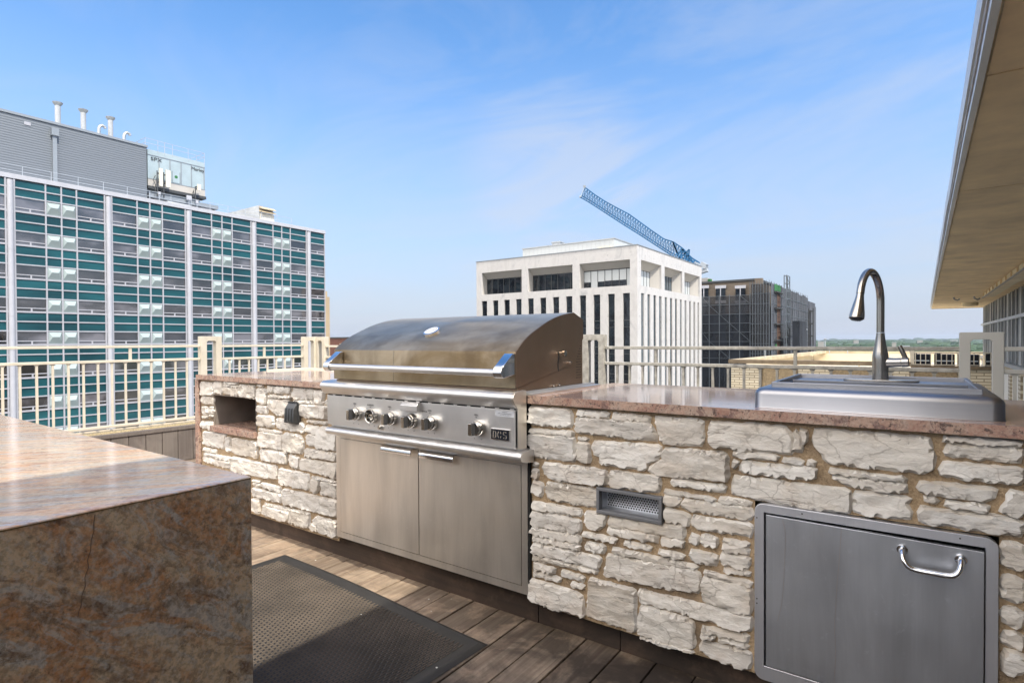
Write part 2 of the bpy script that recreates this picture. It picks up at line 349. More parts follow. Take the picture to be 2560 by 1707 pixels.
def ribbed():
    m, t, p, o = newmat('ribbed_metal')
    c = t.nodes.new('ShaderNodeTexCoord'); s = N(t, 'ShaderNodeSeparateXYZ'); t.links.new(c.outputs['Object'], s.inputs[0])
    w = mth(t, 'SINE', mth(t, 'MULTIPLY', s.outputs[2], 2*math.pi/.26))
    p.inputs['Base Color'].default_value = (.155, .175, .20, 1); p.inputs['Roughness'].default_value = .5; p.inputs['Metallic'].default_value = .2
    bump(t, p, w, .5, .02)
ribbed()
simple('tower_panel', (.40, .48, .50), .4, .3, .07, .8)
simple('galv', (.45, .47, .48), .4, .5, .15, 2)
simple('antenna_cream', (.66, .62, .52), .5)
simple('pipe_white', (.40, .42, .44), .4)
simple('rail_galv', (.36, .40, .45), .5)
simple('rail_pale', (.72, .62, .54), .6)
simple('beam_dark', (.05, .055, .06), .6)
def marble():
    m, t, p, o = newmat('marble')
    v = coords(t, (.5, .5, .28)); a = noi(t, v, 1.0, 8, .68, 1.4); w = coords(t)
    col = ramp(t, a, [(.36, (.47, .46, .45)), (.5, (.53, .52, .51)), (.62, (.46, .455, .45)), (.72, (.34, .345, .35))])
    vo = N(t, 'ShaderNodeTexVoronoi', i_Scale=.95, i_Randomness=.35); t.links.new(w, vo.inputs['Vector'])
    col = mix(t, mr(t, vo.outputs[0], .13, .09, 0, .6), col, (.28, .28, .29))
    t.links.new(col, p.inputs['Base Color']); p.inputs['Roughness'].default_value = .5
marble()
simple('marble_plain', (.44, .42, .39), .6, 0, .05, .3)
simple('white_metal', (.50, .53, .54), .45, .1, .04, .4)
simple('blind_grey', (.07, .095, .115), .25, 0, .15, .6)
simple('crane_blue', (.012, .10, .23), .45, .1, .2, .5)
simple('crane_grey', (.36, .40, .44), .6)
def netting():
    for nm, al, c in (('net_dense', .90, (.016, .021, .030)), ('net_light', .56, (.040, .045, .055)), ('net_side', .93, (.065, .072, .088))):
        m, t, p, o = newmat(nm)
        a = noi(t, coords(t, (.35, .35, .12)), 1.0, 5, .6)
        t.links.new(ramp(t, a, [(.3, tuple(x*.6 for x in c)), (.7, tuple(x*1.5 for x in c))]), p.inputs['Base Color'])
        p.inputs['Roughness'].default_value = .9
        tr = t.nodes.new('ShaderNodeBsdfTransparent'); ms = t.nodes.new('ShaderNodeMixShader')
        t.links.new(mr(t, a, .3, .7, al-.1, min(1, al+.1)), ms.inputs[0]); t.links.new(tr.outputs[0], ms.inputs[1]); t.links.new(p.outputs[0], ms.inputs[2])
        t.links.new(ms.outputs[0], o.inputs[0])
netting()
simple('scaf_tube', (.10, .12, .14), .5)
simple('green_sheet', (.035, .17, .055), .8, 0, .35, .6)
simple('rust_brick', (.12, .07, .05), .9, 0, .4, 1.5)
simple('tower_tan', (.42, .33, .22), .9, 0, .08, .3)
simple('city_wall', (.30, .29, .27), .8, 0, .1, .02)
def land():
    m, t, p, o = newmat('land')
    v = coords(t); a = noi(t, v, .0012, 8, .7); b = noi(t, v, .012, 6, .7)
    sp_ = N(t, 'ShaderNodeVectorMath', operation='LENGTH'); t.links.new(v, sp_.inputs[0])
    c = ramp(t, a, [(.35, (.030, .060, .026)), (.6, (.050, .085, .035)), (.75, (.11, .12, .09))])
    c = mix(t, mr(t, b, .62, .70), c, (.30, .30, .28))
    c = mix(t, mr(t, sp_.outputs['Value'], 900, 400), c, (.36, .33, .28))
    t.links.new(c, p.inputs['Base Color']); p.inputs['Roughness'].default_value = .95
    m, t, p, o = newmat('woods')
    v = coords(t); a = noi(t, v, .006, 8, .75)
    t.links.new(ramp(t, a, [(.35, (.018, .045, .018)), (.65, (.050, .090, .035))]), p.inputs['Base Color']); p.inputs['Roughness'].default_value = 1
land()
simple('asphalt', (.05, .05, .052), .9)

# ------------------------------------------------------------------ mesh helpers
class MB:
    def __init__(s): s.v = []; s.f = []; s.mi = []
    def add(s, vs, fs, mi=0):
        o = len(s.v); s.v += [tuple(x) for x in vs]
        s.f += [tuple(i+o for i in q) for q in fs]; s.mi += [mi]*len(fs); return s
    def box(s, x0, x1, y0, y1, z0, z1, mi=0):
        vs = [(x, y, z) for z in (z0, z1) for y in (y0, y1) for x in (x0, x1)]
        return s.add(vs, [(0, 2, 3, 1), (4, 5, 7, 6), (0, 1, 5, 4), (2, 6, 7, 3), (0, 4, 6, 2), (1, 3, 7, 5)], mi)
    def obox(s, a, b, w, h, upv=(0, 0, 1), mi=0):
        a = Vector(a); b = Vector(b); d = (b-a).normalized(); u = Vector(upv)
        if abs(d.dot(u)) > .98: u = Vector((1, 0, 0))
        r = d.cross(u).normalized()*w/2; u = r.cross(d).normalized()*h/2
        vs = [p+q for p in (a, b) for q in (-r-u, r-u, r+u, -r+u)]
        return s.add(vs, [(3, 2, 1, 0), (4, 5, 6, 7), (0, 1, 5, 4), (1, 2, 6, 5), (2, 3, 7, 6), (3, 0, 4, 7)], mi)
    def tube(s, pts, rads, n=12, cap=True, mi=0):
        pts = [Vector(p) for p in pts]
        if not hasattr(rads, '__len__'): rads = [rads]*len(pts)
        rings = []; pr = None
        for i, p in enumerate(pts):
            d = (pts[min(i+1, len(pts)-1)]-pts[max(i-1, 0)]).normalized()
            if pr is None:
                a = Vector((0, 0, 1)) if abs(d.z) < .9 else Vector((1, 0, 0)); pr = (a-d*a.dot(d)).normalized()
            else: pr = (pr-d*pr.dot(d)).normalized()
            q = d.cross(pr); rings.append([p+(pr*math.cos(2*math.pi*k/n)+q*math.sin(2*math.pi*k/n))*rads[i] for k in range(n)])
        vs = [v for r_ in rings for v in r_]; fs = []
        for i in range(len(pts)-1):
            for k in range(n):
                a = i*n+k; b = i*n+(k+1) % n; fs.append((a, b, b+n, a+n))
        if cap: fs += [tuple(reversed(range(n))), tuple(range((len(pts)-1)*n, len(pts)*n))]
        return s.add(vs, fs, mi)
    def lathe_y(s, x, z, prof, n=28, mi=0):
        vs = [(x+r*math.cos(2*math.pi*k/n), y, z+r*math.sin(2*math.pi*k/n)) for y, r in prof for k in range(n)]
        fs = [(i*n+k, i*n+(k+1) % n, (i+1)*n+(k+1) % n, (i+1)*n+k) for i in range(len(prof)-1) for k in range(n)]
        return s.add(vs, fs, mi)
    def prism(s, prof, ax, a, b, mi=0):
        """closed profile in the plane across ax, pulled from a to b"""
        def P(u, v, w): return {'X': (w, u, v), 'Y': (u, w, v), 'Z': (u, v, w)}[ax]
        n = len(prof); vs = [P(u, v, a) for u, v in prof]+[P(u, v, b) for u, v in prof]
        fs = [(i, (i+1) % n, (i+1) % n+n, i+n) for i in range(n)]+[tuple(reversed(range(n))), tuple(range(n, 2*n))]
        return s.add(vs, fs, mi)
    def build(s, name, mats, parent=None, bevel=0, seg=2, ang=35, smooth=True):
        me = bpy.data.meshes.new(name); me.from_pydata(s.v, [], s.f)
        if isinstance(mats, str): mats = [mats]
        for m in mats: me.materials.append(MATS[m])
        if len(mats) > 1: me.polygons.foreach_set('material_index', s.mi)
        bm = bmesh.new(); bm.from_mesh(me); bmesh.ops.recalc_face_normals(bm, faces=bm.faces)
        for fc in bm.faces: fc.smooth = smooth
        for e in bm.edges:
            if len(e.link_faces) == 2 and e.calc_face_angle(0) > R(ang): e.smooth = False
        bm.to_mesh(me); bm.free()
        o = bpy.data.objects.new(name, me); COL.objects.link(o)
        if parent:
            o.parent = parent; o.matrix_parent_inverse = WM[parent].inverted()
            WM[o] = Matrix.Identity(4)
        else: WM[o] = Matrix.Identity(4)
        if bevel:
            b = o.modifiers.new('bevel', 'BEVEL'); b.width = bevel; b.segments = seg; b.limit_method = 'ANGLE'; b.angle_limit = R(40); b.harden_normals = True
        return o
WM = {}
def thing(name, label, cat, loc=(0, 0, 0), group=None):
    o = bpy.data.objects.new(name, None); COL.objects.link(o); o.location = loc; o.empty_display_size = .1
    WM[o] = Matrix.Translation(loc); o['label'] = label; o['category'] = cat
    if group: o['group'] = group
    return o
def tag(o, label, cat, group=None, kind=None):
    if kind: o['kind'] = kind
    if label: o['label'] = label
    if cat: o['category'] = cat
    if group: o['group'] = group
    return o
def text_into(mb, body, size, loc, face='-Y', ext=.0006, mi=0, sx=1.0, sp=1.0):
    cu = bpy.data.curves.new('t', 'FONT'); cu.body = body; cu.size = size; cu.extrude = ext; cu.align_x = 'CENTER'; cu.align_y = 'CENTER'; cu.resolution_u = 3; cu.space_character = sp
    ob = bpy.data.objects.new('t', cu); COL.objects.link(ob)
    dg = bpy.context.evaluated_depsgraph_get(); dg.update(); me = bpy.data.meshes.new_from_object(ob.evaluated_get(dg))
    L = Vector(loc); vs = []
    for v in me.vertices:
        x, y, z = v.co; x *= sx
        vs.append(L+(Vector((x, -z, y)) if face == '-Y' else Vector((z, x, y))))
    mb.add(vs, [tuple(p.vertices) for p in me.polygons], mi)
    bpy.data.objects.remove(ob); bpy.data.curves.remove(cu); bpy.data.meshes.remove(me)
def catmull(pts, n=6):
    out = []
    for i in range(len(pts)-1):
        p0 = pts[max(i-1, 0)]; p1 = pts[i]; p2 = pts[i+1]; p3 = pts[min(i+2, len(pts)-1)]
        for k in range(n):
            t = k/n
            out.append(tuple(.5*((2*b)+(c-a)*t+(2*a-5*b+4*c-d)*t*t+(-a+3*b-3*c+d)*t**3) for a, b, c, d in zip(p0, p1, p2, p3)))
    out.append(tuple(pts[-1])); return out

# ================================================================== DECK
XD0, XD1 = -5.99, 3.0
mb = MB()
rnd = random.Random(3)
k = 0; x = -.623-.145*37
while x < XD1+.1:
    x0 = max(x+.0025, XD0); x1 = min(x+.1425, XD1+.2)
    if x1 > x0+.01:
        y = -6.0; yend = 4.48 if (x1 < -4.1 or x0 > 1.4) else 2.02
        first = True
        while y < yend:
            ln = rnd.uniform(2.2, 4.2)
            y2 = min(y+ln, yend)
            if yend-y2 < .5: y2 = yend
            dz = rnd.uniform(-.0015, .0015)
            mb.box(x0, x1, y+.0015, y2-.0015, -.03, dz); y = y2
    x += .145
deck = mb.build('deck', 'deck_wood', bevel=.003, seg=1); tag(deck, None, None, kind='structure')
mb = MB().box(XD0, 3.2, -6, 4.5, -.12, -.05); tag(mb.build('deck_underlay', 'black_gap'), None, None, kind='structure')

# ================================================================== STONE WALLS
YS = 1.935
def trace(lst, o, s):
    res = []
    for q in lst:
        pts = [at(o[0]+s*a, o[1]+s*b, 'Y', YS) for a, b in q]
        res.append([(p.x, p.z) for p in pts])
    return res
SR = [[(40,30),(235,45),(247,90),(240,130),(45,112)],[(38,133),(255,150),(255,166),(40,153)],[(35,158),(255,172),(258,288),(32,262)],
[(262,48),(420,60),(418,88),(262,75)],[(426,62),(612,78),(614,106),(424,92)],[(262,80),(610,112),(646,193),(262,150)],[(622,76),(860,95),(855,218),(662,203)],
[(265,172),(325,178),(322,189),(266,185)],[(266,192),(322,198),(330,295),(266,285)],[(340,190),(660,213),(650,270),(600,300),(582,330),(365,295),(362,262),(338,256)],
[(672,222),(965,248),(974,300),(972,378),(652,352),(592,335),(600,312),(658,275)],[(883,100),(1240,123),(1270,150),(1275,255),(885,215)],
[(1279,130),(1300,152),(1318,205),(1318,248),(1280,252)],[(1302,130),(1337,133),(1340,195),(1325,228),(1318,190)],
[(1365,135),(1915,175),(1930,235),(1942,300),(1897,343),(1430,293),(1402,250),(1370,215)],[(1968,170),(2352,193),(2352,213),(1970,198)],
[(1980,205),(2352,226),(2352,293),(1985,262),(1972,240)],[(1965,290),(2352,318),(2352,396),(1960,355)],[(990,238),(1215,260),(1200,285),(990,264)],
[(1222,268),(1328,282),(1325,307),(1218,291)],[(1334,282),(1385,285),(1383,311),(1334,306)],[(992,275),(1022,280),(1003,325),(988,318)],
[(1032,285),(1388,320),(1386,362),(1350,374),(1018,333)],[(992,352),(1543,420),(1548,528),(1380,513),(985,438)],[(1437,320),(1812,368),(1812,384),(1437,340)],
[(1432,347),(1808,393),(1820,428),(1790,432),(1530,402)],[(1555,425),(1830,455),(1815,490),(1835,558),(1555,528)],[(1855,380),(2235,412),(2225,455),(2190,474),(1868,433)],
[(1872,450),(1966,467),(1952,485),(1885,470)],[(1978,470),(2198,492),(2195,527),(1978,498)],[(2287,415),(2352,422),(2352,548),(2237,530),(2270,470)],
[(1860,495),(2352,563),(2352,638),(1860,570)],[(55,290),(85,295),(85,313),(55,308)],[(53,318),(85,322),(85,370),(53,362)],
[(107,290),(408,330),(410,393),(330,396),(150,373),(107,335)],[(414,330),(655,358),(655,431),(416,405)],[(55,375),(105,382),(103,454),(55,440)],
[(122,382),(360,415),(360,498),(290,493),(125,458)],[(702,368),(966,402),(963,431),(702,395)],[(667,418),(918,462),(916,472),(667,435)],
[(927,452),(1085,473),(1082,499),(920,475)],[(668,442),(753,455),(744,500),(668,485)],[(762,460),(1085,503),(1083,562),(775,514),(750,504)],
[(672,500),(797,535),(795,590),(675,565)],[(801,538),(1085,580),(1085,640),(801,592)],[(55,472),(288,510),(284,547),(60,508)],[(50,517),(285,560),(280,624),(50,588)],
[(48,594),(285,635),(280,677),(48,627)],[(50,634),(283,681),(282,701),(52,655)],[(302,518),(404,530),(400,575),(375,606),(302,590)],
[(412,545),(770,590),(768,649),(410,588)],[(405,592),(650,635),(648,667),(405,624)],[(654,638),(770,656),(768,689),(654,674)],
[(288,617),(456,645),(448,669),(288,631)],[(305,662),(400,679),(395,718),(305,704)],[(482,656),(618,685),(614,707),(482,677)],
[(641,697),(772,721),(770,746),(641,718)],[(795,617),(833,625),(836,676),(789,667)],[(839,628),(926,641),(921,691),(845,679)],
[(790,697),(922,721),(922,777),(795,750)],[(942,646),(1075,668),(1075,684),(942,665)],[(938,670),(1075,695),(1075,727),(938,700)],
[(936,707),(1077,736),(1070,791),(936,767)],[(945,782),(1080,801),(1080,820),(945,805)],[(55,667),(380,735),(370,788),(55,717)],
[(52,722),(369,795),(365,811),(52,745)],[(55,754),(167,786),(168,809),(58,784)],[(55,792),(194,830),(193,849),(55,819)],[(190,792),(304,826),(303,849),(190,815)],
[(236,847),(304,863),(302,884),(236,867)],[(425,687),(838,775),(824,794),(600,754),(430,709)],[(405,716),(838,800),(838,903),(540,853),(390,818),(400,770)],
[(852,797),(1087,850),(1086,868),(852,811)],[(852,818),(1085,875),(1080,1004),(850,944)],[(47,832),(120,850),(293,910),(303,1013),(240,1000),(45,935)],
[(319,830),(540,885),(545,1084),(310,1008)],[(551,882),(1084,1010),(1084,1079),(980,1060),(551,938)],[(560,952),(810,1030),(812,1085),(818,1158),(750,1163),(553,1089)],
[(553,1096),(818,1175),(808,1185),(560,1105)],[(843,1054),(1077,1100),(1070,1134),(842,1079)],[(838,1087),(914,1100),(911,1117),(838,1111)],
[(919,1109),(1074,1146),(1070,1159),(920,1129)],[(841,1122),(1079,1176),(1080,1254),(1030,1254),(841,1173)],[(2245,657),(2352,672),(2352,803),(2245,773)],
[(2245,814),(2352,835),(2352,948),(2248,933)],[(2248,962),(2352,985),(2352,1068),(2248,1043)],[(2248,1074),(2352,1095),(2352,1168),(2248,1143)],
[(2250,1157),(2352,1180),(2352,1288),(2252,1273)]]
SL = [[(80,85),(195,95),(190,205),(78,200)],[(200,75),(265,85),(262,193),(235,193),(198,173)],[(278,82),(405,92),(403,107),(278,98)],[(278,109),(345,113),(343,130),(278,125)],
[(350,113),(405,118),(403,137),(350,132)],[(275,133),(405,142),(410,214),(275,193)],[(415,108),(550,120),(550,134),(415,117)],[(415,122),(550,138),(548,234),(418,217)],
[(570,108),(622,115),(622,129),(570,125)],[(570,140),(650,150),(648,280),(570,268),(560,200)],[(665,118),(720,125),(715,179),(662,172)],[(723,125),(862,135),(860,187),(723,181)],
[(880,138),(1055,152),(1052,243),(880,229)],[(1066,155),(1153,165),(1149,240),(1120,278),(1069,273)],[(665,199),(862,212),(860,234),(665,221)],
[(665,234),(849,250),(849,384),(730,374),(668,310)],[(882,245),(1060,255),(1060,274),(935,269)],[(1073,251),(1153,258),(1153,284),(1073,277)],[(1160,240),(1185,245),(1185,299),(1160,290)],
[(85,215),(192,225),(190,281),(88,271)],[(91,298),(135,301),(137,374),(92,361)],[(152,299),(191,305),(190,361),(150,357)],[(150,371),(190,376),(188,387),(150,382)],
[(95,379),(137,385),(137,401),(95,397)],[(78,427),(185,438),(182,498),(140,499),(78,481)],[(569,291),(659,301),(659,364),(570,354)],[(570,373),(714,386),(714,484),(572,464)],
[(736,402),(880,421),(974,450),(977,527),(736,489)],[(942,281),(1180,300),(1175,408),(980,394),(940,375)],[(1000,421),(1180,436),(1180,454),(1000,439)],
[(991,463),(1104,476),(1104,547),(991,524)],[(1111,476),(1190,481),(1260,531),(1262,687),(1086,659),(1086,556)],[(1000,541),(1081,556),(1079,654),(1000,629)],
[(100,517),(300,541),(281,620),(275,669),(98,629)],[(301,566),(344,573),(335,640),(342,689),(291,689),(288,600)],[(348,576),(570,611),(571,750),(348,704)],
[(585,487),(780,521),(780,539),(585,507)],[(581,517),(787,549),(787,681),(579,649)],[(801,529),(930,546),(969,590),(974,640),(959,714),(801,694)],
[(986,666),(1262,711),(1262,781),(986,734)],[(591,666),(825,706),(824,804),(601,764)],[(100,656),(215,681),(215,704),(100,688)],[(106,701),(340,746),(338,784),(106,725)],
[(99,731),(185,751),(189,799),(99,775)],[(191,758),(340,791),(340,844),(191,808)],[(352,736),(741,821),(741,929),(640,924),(361,869)],
[(842,716),(934,746),(934,844),(880,839),(839,790)],[(941,751),(1262,801),(1262,927),(941,844)],[(757,836),(1021,891),(1017,1024),(860,999),(756,969)],
[(1041,906),(1262,951),(1262,964),(1041,915)],[(1041,922),(1111,941),(1109,1000),(1085,1059),(1041,1039)],[(1127,946),(1265,976),(1262,1099),(1121,1059)],
[(525,936),(595,949),(595,959),(525,950)],[(525,960),(594,971),(591,999),(525,989)],[(601,961),(774,1001),(769,1049),(601,999)],[(525,1007),(774,1066),(774,1139),(740,1134),(525,1079)],
[(525,1096),(591,1116),(589,1234),(525,1219)],[(796,1016),(1262,1121),(1262,1267),(900,1174),(801,1149)],[(622,1136),(859,1191),(857,1214),(640,1159)],
[(616,1157),(849,1219),(839,1309),(800,1304),(613,1239)],[(862,1190),(1027,1231),(1019,1364),(846,1309)],[(1076,1257),(1265,1301),(1268,1449),(1101,1394),(1045,1290)],
[(1036,1311),(1089,1336),(1094,1389),(1036,1374)]]
stR = trace(SR, (1300, 1000), .53571)
stL = trace(SL, (480, 930), .28701)
# courses out of the photo's sight: right of the frame and low behind the island
rq = random.Random(11)
def courses(x0, x1, z0, z1):
    out = []; z = z0
    while z < z1-.03:
        h = min(rq.choice((.035, .055, .08, .10, .12)), z1-z)
        if z1-z-h < .03: h = z1-z
        x = x0
        while x < x1-.03:
            w = min(rq.uniform(.09, .30), x1-x)
            if x1-x-w < .06: w = x1-x
            j = lambda: rq.uniform(-.004, .004)
            out.append([(x+.006+j(), z+h-.006+j()), (x+w-.006+j(), z+h-.006+j()), (x+w-.006+j(), z+.006+j()), (x+.006+j(), z+.006+j())]); x += w
        z += h
    return out
stR += courses(.243, 1.5, .115, .925)
stL += courses(-4.02, -3.42, .115, .335)

OUT = -.0052
def stone_mesh(polys, seed):
    mb = MB(); rs = random.Random(seed)
    for q in polys:
        n = len(q); cx = sum(p[0] for p in q)/n; cz = sum(p[1] for p in q)/n
        # rough outline
        b = []
        sd = rs.uniform(0, 99)
        for i in range(n):
            a = Vector(q[i]); c = Vector(q[(i+1) % n]); L = (c-a).length; m = max(1, int(L/.014))
            nr = Vector((c.y-a.y, a.x-c.x)); nr = nr/(nr.length+1e-9)
            for j in range(m):
                t = j/m; p = a.lerp(c, t)
                w = .0045*noise.noise(Vector((p.x*38, p.y*38, sd)))+.003*noise.noise(Vector((p.x*110, p.y*110, sd)))
                if j == 0: w = 0; p = p.lerp(Vector((cx, cz)), min(.25, .004/max(.01, (p-Vector((cx, cz))).length)))
                b.append(p+nr*(w+OUT))
        nb = len(b)
        xs = [p.x for p in b]; zs = [p.y for p in b]
        def dist(p):
            d = 9.
            for i in range(nb):
                a = b[i]; c = b[(i+1) % nb]; ab = c-a; l2 = ab.length_squared or 1e-12
                t = max(0, min(1, (p-a).dot(ab)/l2)); d = min(d, (a+ab*t-p).length)
            return d
        pts = list(b); st = .0105
        st = min(st, max(.004, (min(max(xs)-min(xs), max(zs)-min(zs)))/4)); gx = min(xs)+st/2; inner = []
        def inside(p):
            r_ = False
            for i in range(nb):
                a = b[i]; c = b[(i+1) % nb]
                if (a.y > p.y) != (c.y > p.y) and p.x < (c.x-a.x)*(p.y-a.y)/(c.y-a.y)+a.x: r_ = not r_
            return r_
        while gx < max(xs):
            gz = min(zs)+st/2
            while gz < max(zs):
                p = Vector((gx+rs.uniform(-.003, .003), gz+rs.uniform(-.003, .003)))
                if inside(p):
                    d = dist(p)
                    if d > .0025: inner.append((p, d))
                gz += st
            gx += st
        allp = pts+[p for p, d in inner]
        co, ed, fa, _, _, _ = delaunay_2d_cdt(allp, [(i, (i+1) % nb) for i in range(nb)], [], 1, 1e-6)
        small = min(max(xs)-min(xs), max(zs)-min(zs))
        base = rs.uniform(.0105, .018)*min(1, small/.04+.45); tx = rs.uniform(-.05, .05); tz = rs.uniform(-.08, .08)
        rough = rs.uniform(.5, 1.25)
        if abs(cx+.0) < .3 and max(xs)-min(xs) > .25 and cz > .75: rough = .12     # the smooth big block
        vs = []
        for p in co:
            P = Vector((p.x, p.y)); d = dist(P)
            e = min(1, d/.003)**.6
            v3 = Vector((P.x*9, P.y*20, sd)); f1 = noise.fractal(v3, 1.0, 2.2, 4)
            fx = noise.noise(Vector((P.x*16+3, P.y*30, sd+5)))
            ter = math.floor((fx+.15*noise.noise(Vector((P.x*70, P.y*70, sd)))) * 3.2)/3.2
            ri = 1-abs(noise.noise(Vector((P.x*26, P.y*34, sd+9))))*2
            h = base + rough*(.003*f1 + .0065*ter + .0015*ri) + tx*(P.x-cx) + tz*(P.y-cz)
            vs.append((P.x, YS+.008-max(.0125, h+.003)*e, P.y))
        mb.add(vs, [tuple(f) for f in fa])
    return mb
def orient(o):
    me = o.data
    bm = bmesh.new(); bm.from_mesh(me)
    for f in bm.faces:
        if f.normal.y > 0: f.normal_flip()
        f.smooth = True
    for e in bm.edges: e.smooth = True
    for e in bm.edges:
        if len(e.link_faces) == 2 and e.calc_face_angle(0) > R(38): e.smooth = False
    bm.to_mesh(me); bm.free()
def mortar_mesh(x0, x1, z0, z1, holes, seed):
    """rough mortar sheet with real openings, its body behind"""
    mb = MB(); st = .012; nx = int((x1-x0)/st); nz = int((z1-z0)/st)
    idx = {}
    def inh(x, z): return any(a < x < b and c < z < d for a, b, c, d in holes)
    for i in range(nx+1):
        for j in range(nz+1):
            x = x0+(x1-x0)*i/nx; z = z0+(z1-z0)*j/nz
            h = .003*noise.noise(Vector((x*14, z*14, seed)))+.003*noise.noise(Vector((x*55, z*55, seed)))
            idx[i, j] = len(mb.v); mb.v.append((x, YS+.0065-.55*h, z))
    for i in range(nx):
        for j in range(nz):
            if inh(x0+(i+.5)*(x1-x0)/nx, z0+(j+.5)*(z1-z0)/nz): continue
            mb.f.append((idx[i, j], idx[i+1, j], idx[i+1, j+1], idx[i, j+1])); mb.mi.append(0)
    return mb

YB = 2.72; ZT = .965; ZS = .933; YC = 1.914
GX0, GX1 = -2.50, -1.285
# ---- right counter
rc = thing('masonry_counter', 'long white rubble stone counter holding the sink, right of the grill', 'counter', (-.3, 2.3, 0))
holesR = [(-.41, .181, .10, .667), (-.975, -.722, .538, .632)]
o = stone_mesh(stR, 5).build('stonework', 'limestone', rc); orient(o)
mb = mortar_mesh(-1.283, 1.5, .105, ZS, holesR, 2.2); o = mb.build('mortar_face', 'mortar', rc); orient(o)
mb = MB()
mb.box(-1.278, -.985, YS+.03, YB-.03, .114, ZS-.002).box(-.715, -.42, YS+.03, YB-.03, .114, ZS-.002).box(.19, 1.49, YS+.03, YB-.03, .114, ZS-.002)
mb.box(-.985, -.715, YS+.03, YB-.03, .114, .53).box(-.985, -.715, YS+.03, YB-.03, .64, ZS-.002).box(-.985, -.715, 2.2, YB-.03, .53, .64)
mb.box(-.42, .19, 2.45, YB-.03, .114, ZS-.002).box(-1.27, 1.48, 2.02, YB-.04, 0, .113)
mb.build('core', 'mortar', rc)
# slab with the sink's opening
mb = MB(); BW = (-.380, .160, 2.065, 2.365)
SX = (-1.283, 1.52)
mb.box(SX[0], -1.136, YC, YB, ZS, ZT); mb.box(-1.1355, BW[0], YC, YB, ZS, ZT); mb.box(BW[1], SX[1], YC, YB, ZS, ZT)
mb.box(BW[0], BW[1], YC, BW[2], ZS, ZT); mb.box(BW[0], BW[1], BW[3], YB, ZS, ZT)
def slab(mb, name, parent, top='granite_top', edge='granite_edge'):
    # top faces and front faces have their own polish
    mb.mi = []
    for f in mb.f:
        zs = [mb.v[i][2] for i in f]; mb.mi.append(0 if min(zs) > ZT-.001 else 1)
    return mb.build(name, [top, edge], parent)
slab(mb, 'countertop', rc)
mb = MB()
mb.box(-1.283, -.912, 1.99, 2.01, -.001, .112).box(-.909, 1.5, 1.988, 2.008, -.001, .113)
mb.build('toe_board', 'base_wood', rc, bevel=.002, seg=1)
# vent
vg = MB(); a, b, c, d = -.977, -.720, .536, .634; w = .013
vg.box(a, b, YS-.015, YS+.012, d-w, d).box(a, b, YS-.015, YS+.012, c, c+w).box(a, a+w, YS-.015, YS+.012, c+w, d-w).box(b-w, b, YS-.015, YS+.012, c+w, d-w)
simple('vent_grey', (.20, .205, .22), .45, .3, .15)
vo = vg.build('vent_grille', 'vent_grey', rc, bevel=.002, seg=1)
vo['label'] = 'recessed metal vent with a perforated plate'
pl = MB().box(a+w, b-w, YS+.055, YS+.058, c+w, d-w)
pl.box(a+w-.002, a+w, YS+.012, YS+.058, c+w, d-w).box(b-w, b-w+.002, YS+.012, YS+.058, c+w, d-w).box(a+w, b-w, YS+.012, YS+.058, d-w, d-w+.002).box(a+w, b-w, YS+.012, YS+.058, c+w-.002, c+w)
pl.build('perforated_plate', 'steel_access', vo)
hl = MB(); r_ = .0034; jz = 0; z = c+w+.006
while z < d-w-.004:
    x = a+w+.006+(.0052 if jz % 2 else 0)
    while x < b-w-.004:
        hl.add([(x+r_*math.cos(t*math.pi/4), YS+.0545, z+r_*math.sin(t*math.pi/4)) for t in range(8)], [tuple(range(8))]); x += .0104
    z += .0088; jz += 1
hl.build('holes', 'black_gap', vo)

# ---- left counter
lc = thing('masonry_counter', 'shorter white rubble stone counter with an open niche, left of the grill', 'counter', (-3.3, 2.3, 0))
NX0, NX1, NZ0, NZ1 = -3.847, -3.335, .628, .833
o = stone_mesh(stL, 8).build('stonework', 'limestone', lc); orient(o)
mb = mortar_mesh(-4.035, -2.535, .105, ZS, [(NX0, NX1, .59, NZ1)], 5.1); o = mb.build('mortar_face', 'mortar', lc); orient(o)
mb = MB().box(-4.03, NX0-.004, YS+.02, YB-.03, .114, ZS-.002).box(NX1+.004, -2.54, YS+.02, YB-.03, .114, ZS-.002).box(-4.02, -1.29, 2.02, YB-.04, 0, .113)
mb.box(NX0-.004, NX1+.004, YS+.02, YB-.03, .114, .585).box(NX0-.004, NX1+.004, YS+.02, YB-.03, NZ1+.004, ZS-.002).box(NX0-.004, NX1+.004, 2.42, YB-.03, .585, NZ1+.004)
mb.build('core', 'mortar', lc)
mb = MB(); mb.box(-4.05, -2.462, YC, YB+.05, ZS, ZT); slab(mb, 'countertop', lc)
MB().box(-4.085, -4.037, YS-.012, YB+.04, 0, ZS-.001).build('end_panel', 'granite_edge', lc, bevel=.002)
MB().box(-4.03, -1.286, 1.99, 2.01, -.001, .112).build('toe_board', 'base_wood', lc)
simple('niche_board', (.20, .175, .155), .6, 0, .2, 8)
mb = MB(); t_ = .006
mb.box(NX0-.004, NX0, YS, 2.40, .63, NZ1).box(NX1, NX1+.004, YS, 2.40, .63, NZ1).box(NX0-.004, NX1+.004, YS, 2.40, NZ1, NZ1+.004).box(NX0, NX1, 2.40, 2.405, .63, NZ1)
nb = mb.build('niche', 'niche_board', lc); nb['label'] = 'open brown-lined niche with a red granite shelf'
MB().box(-3.862, -3.329, YS-.022, 2.40, .590, .629).build('shelf', 'granite_edge', nb, bevel=.002)
MB().box(-4.05, -3.35, YB+.052, YB+.07, ZT-.04, ZT+.012).box(-4.068, -4.052, 2.45, YB+.07, ZT-.04, ZT+.012).build('edge_flashing', 'cream_paint', lc)

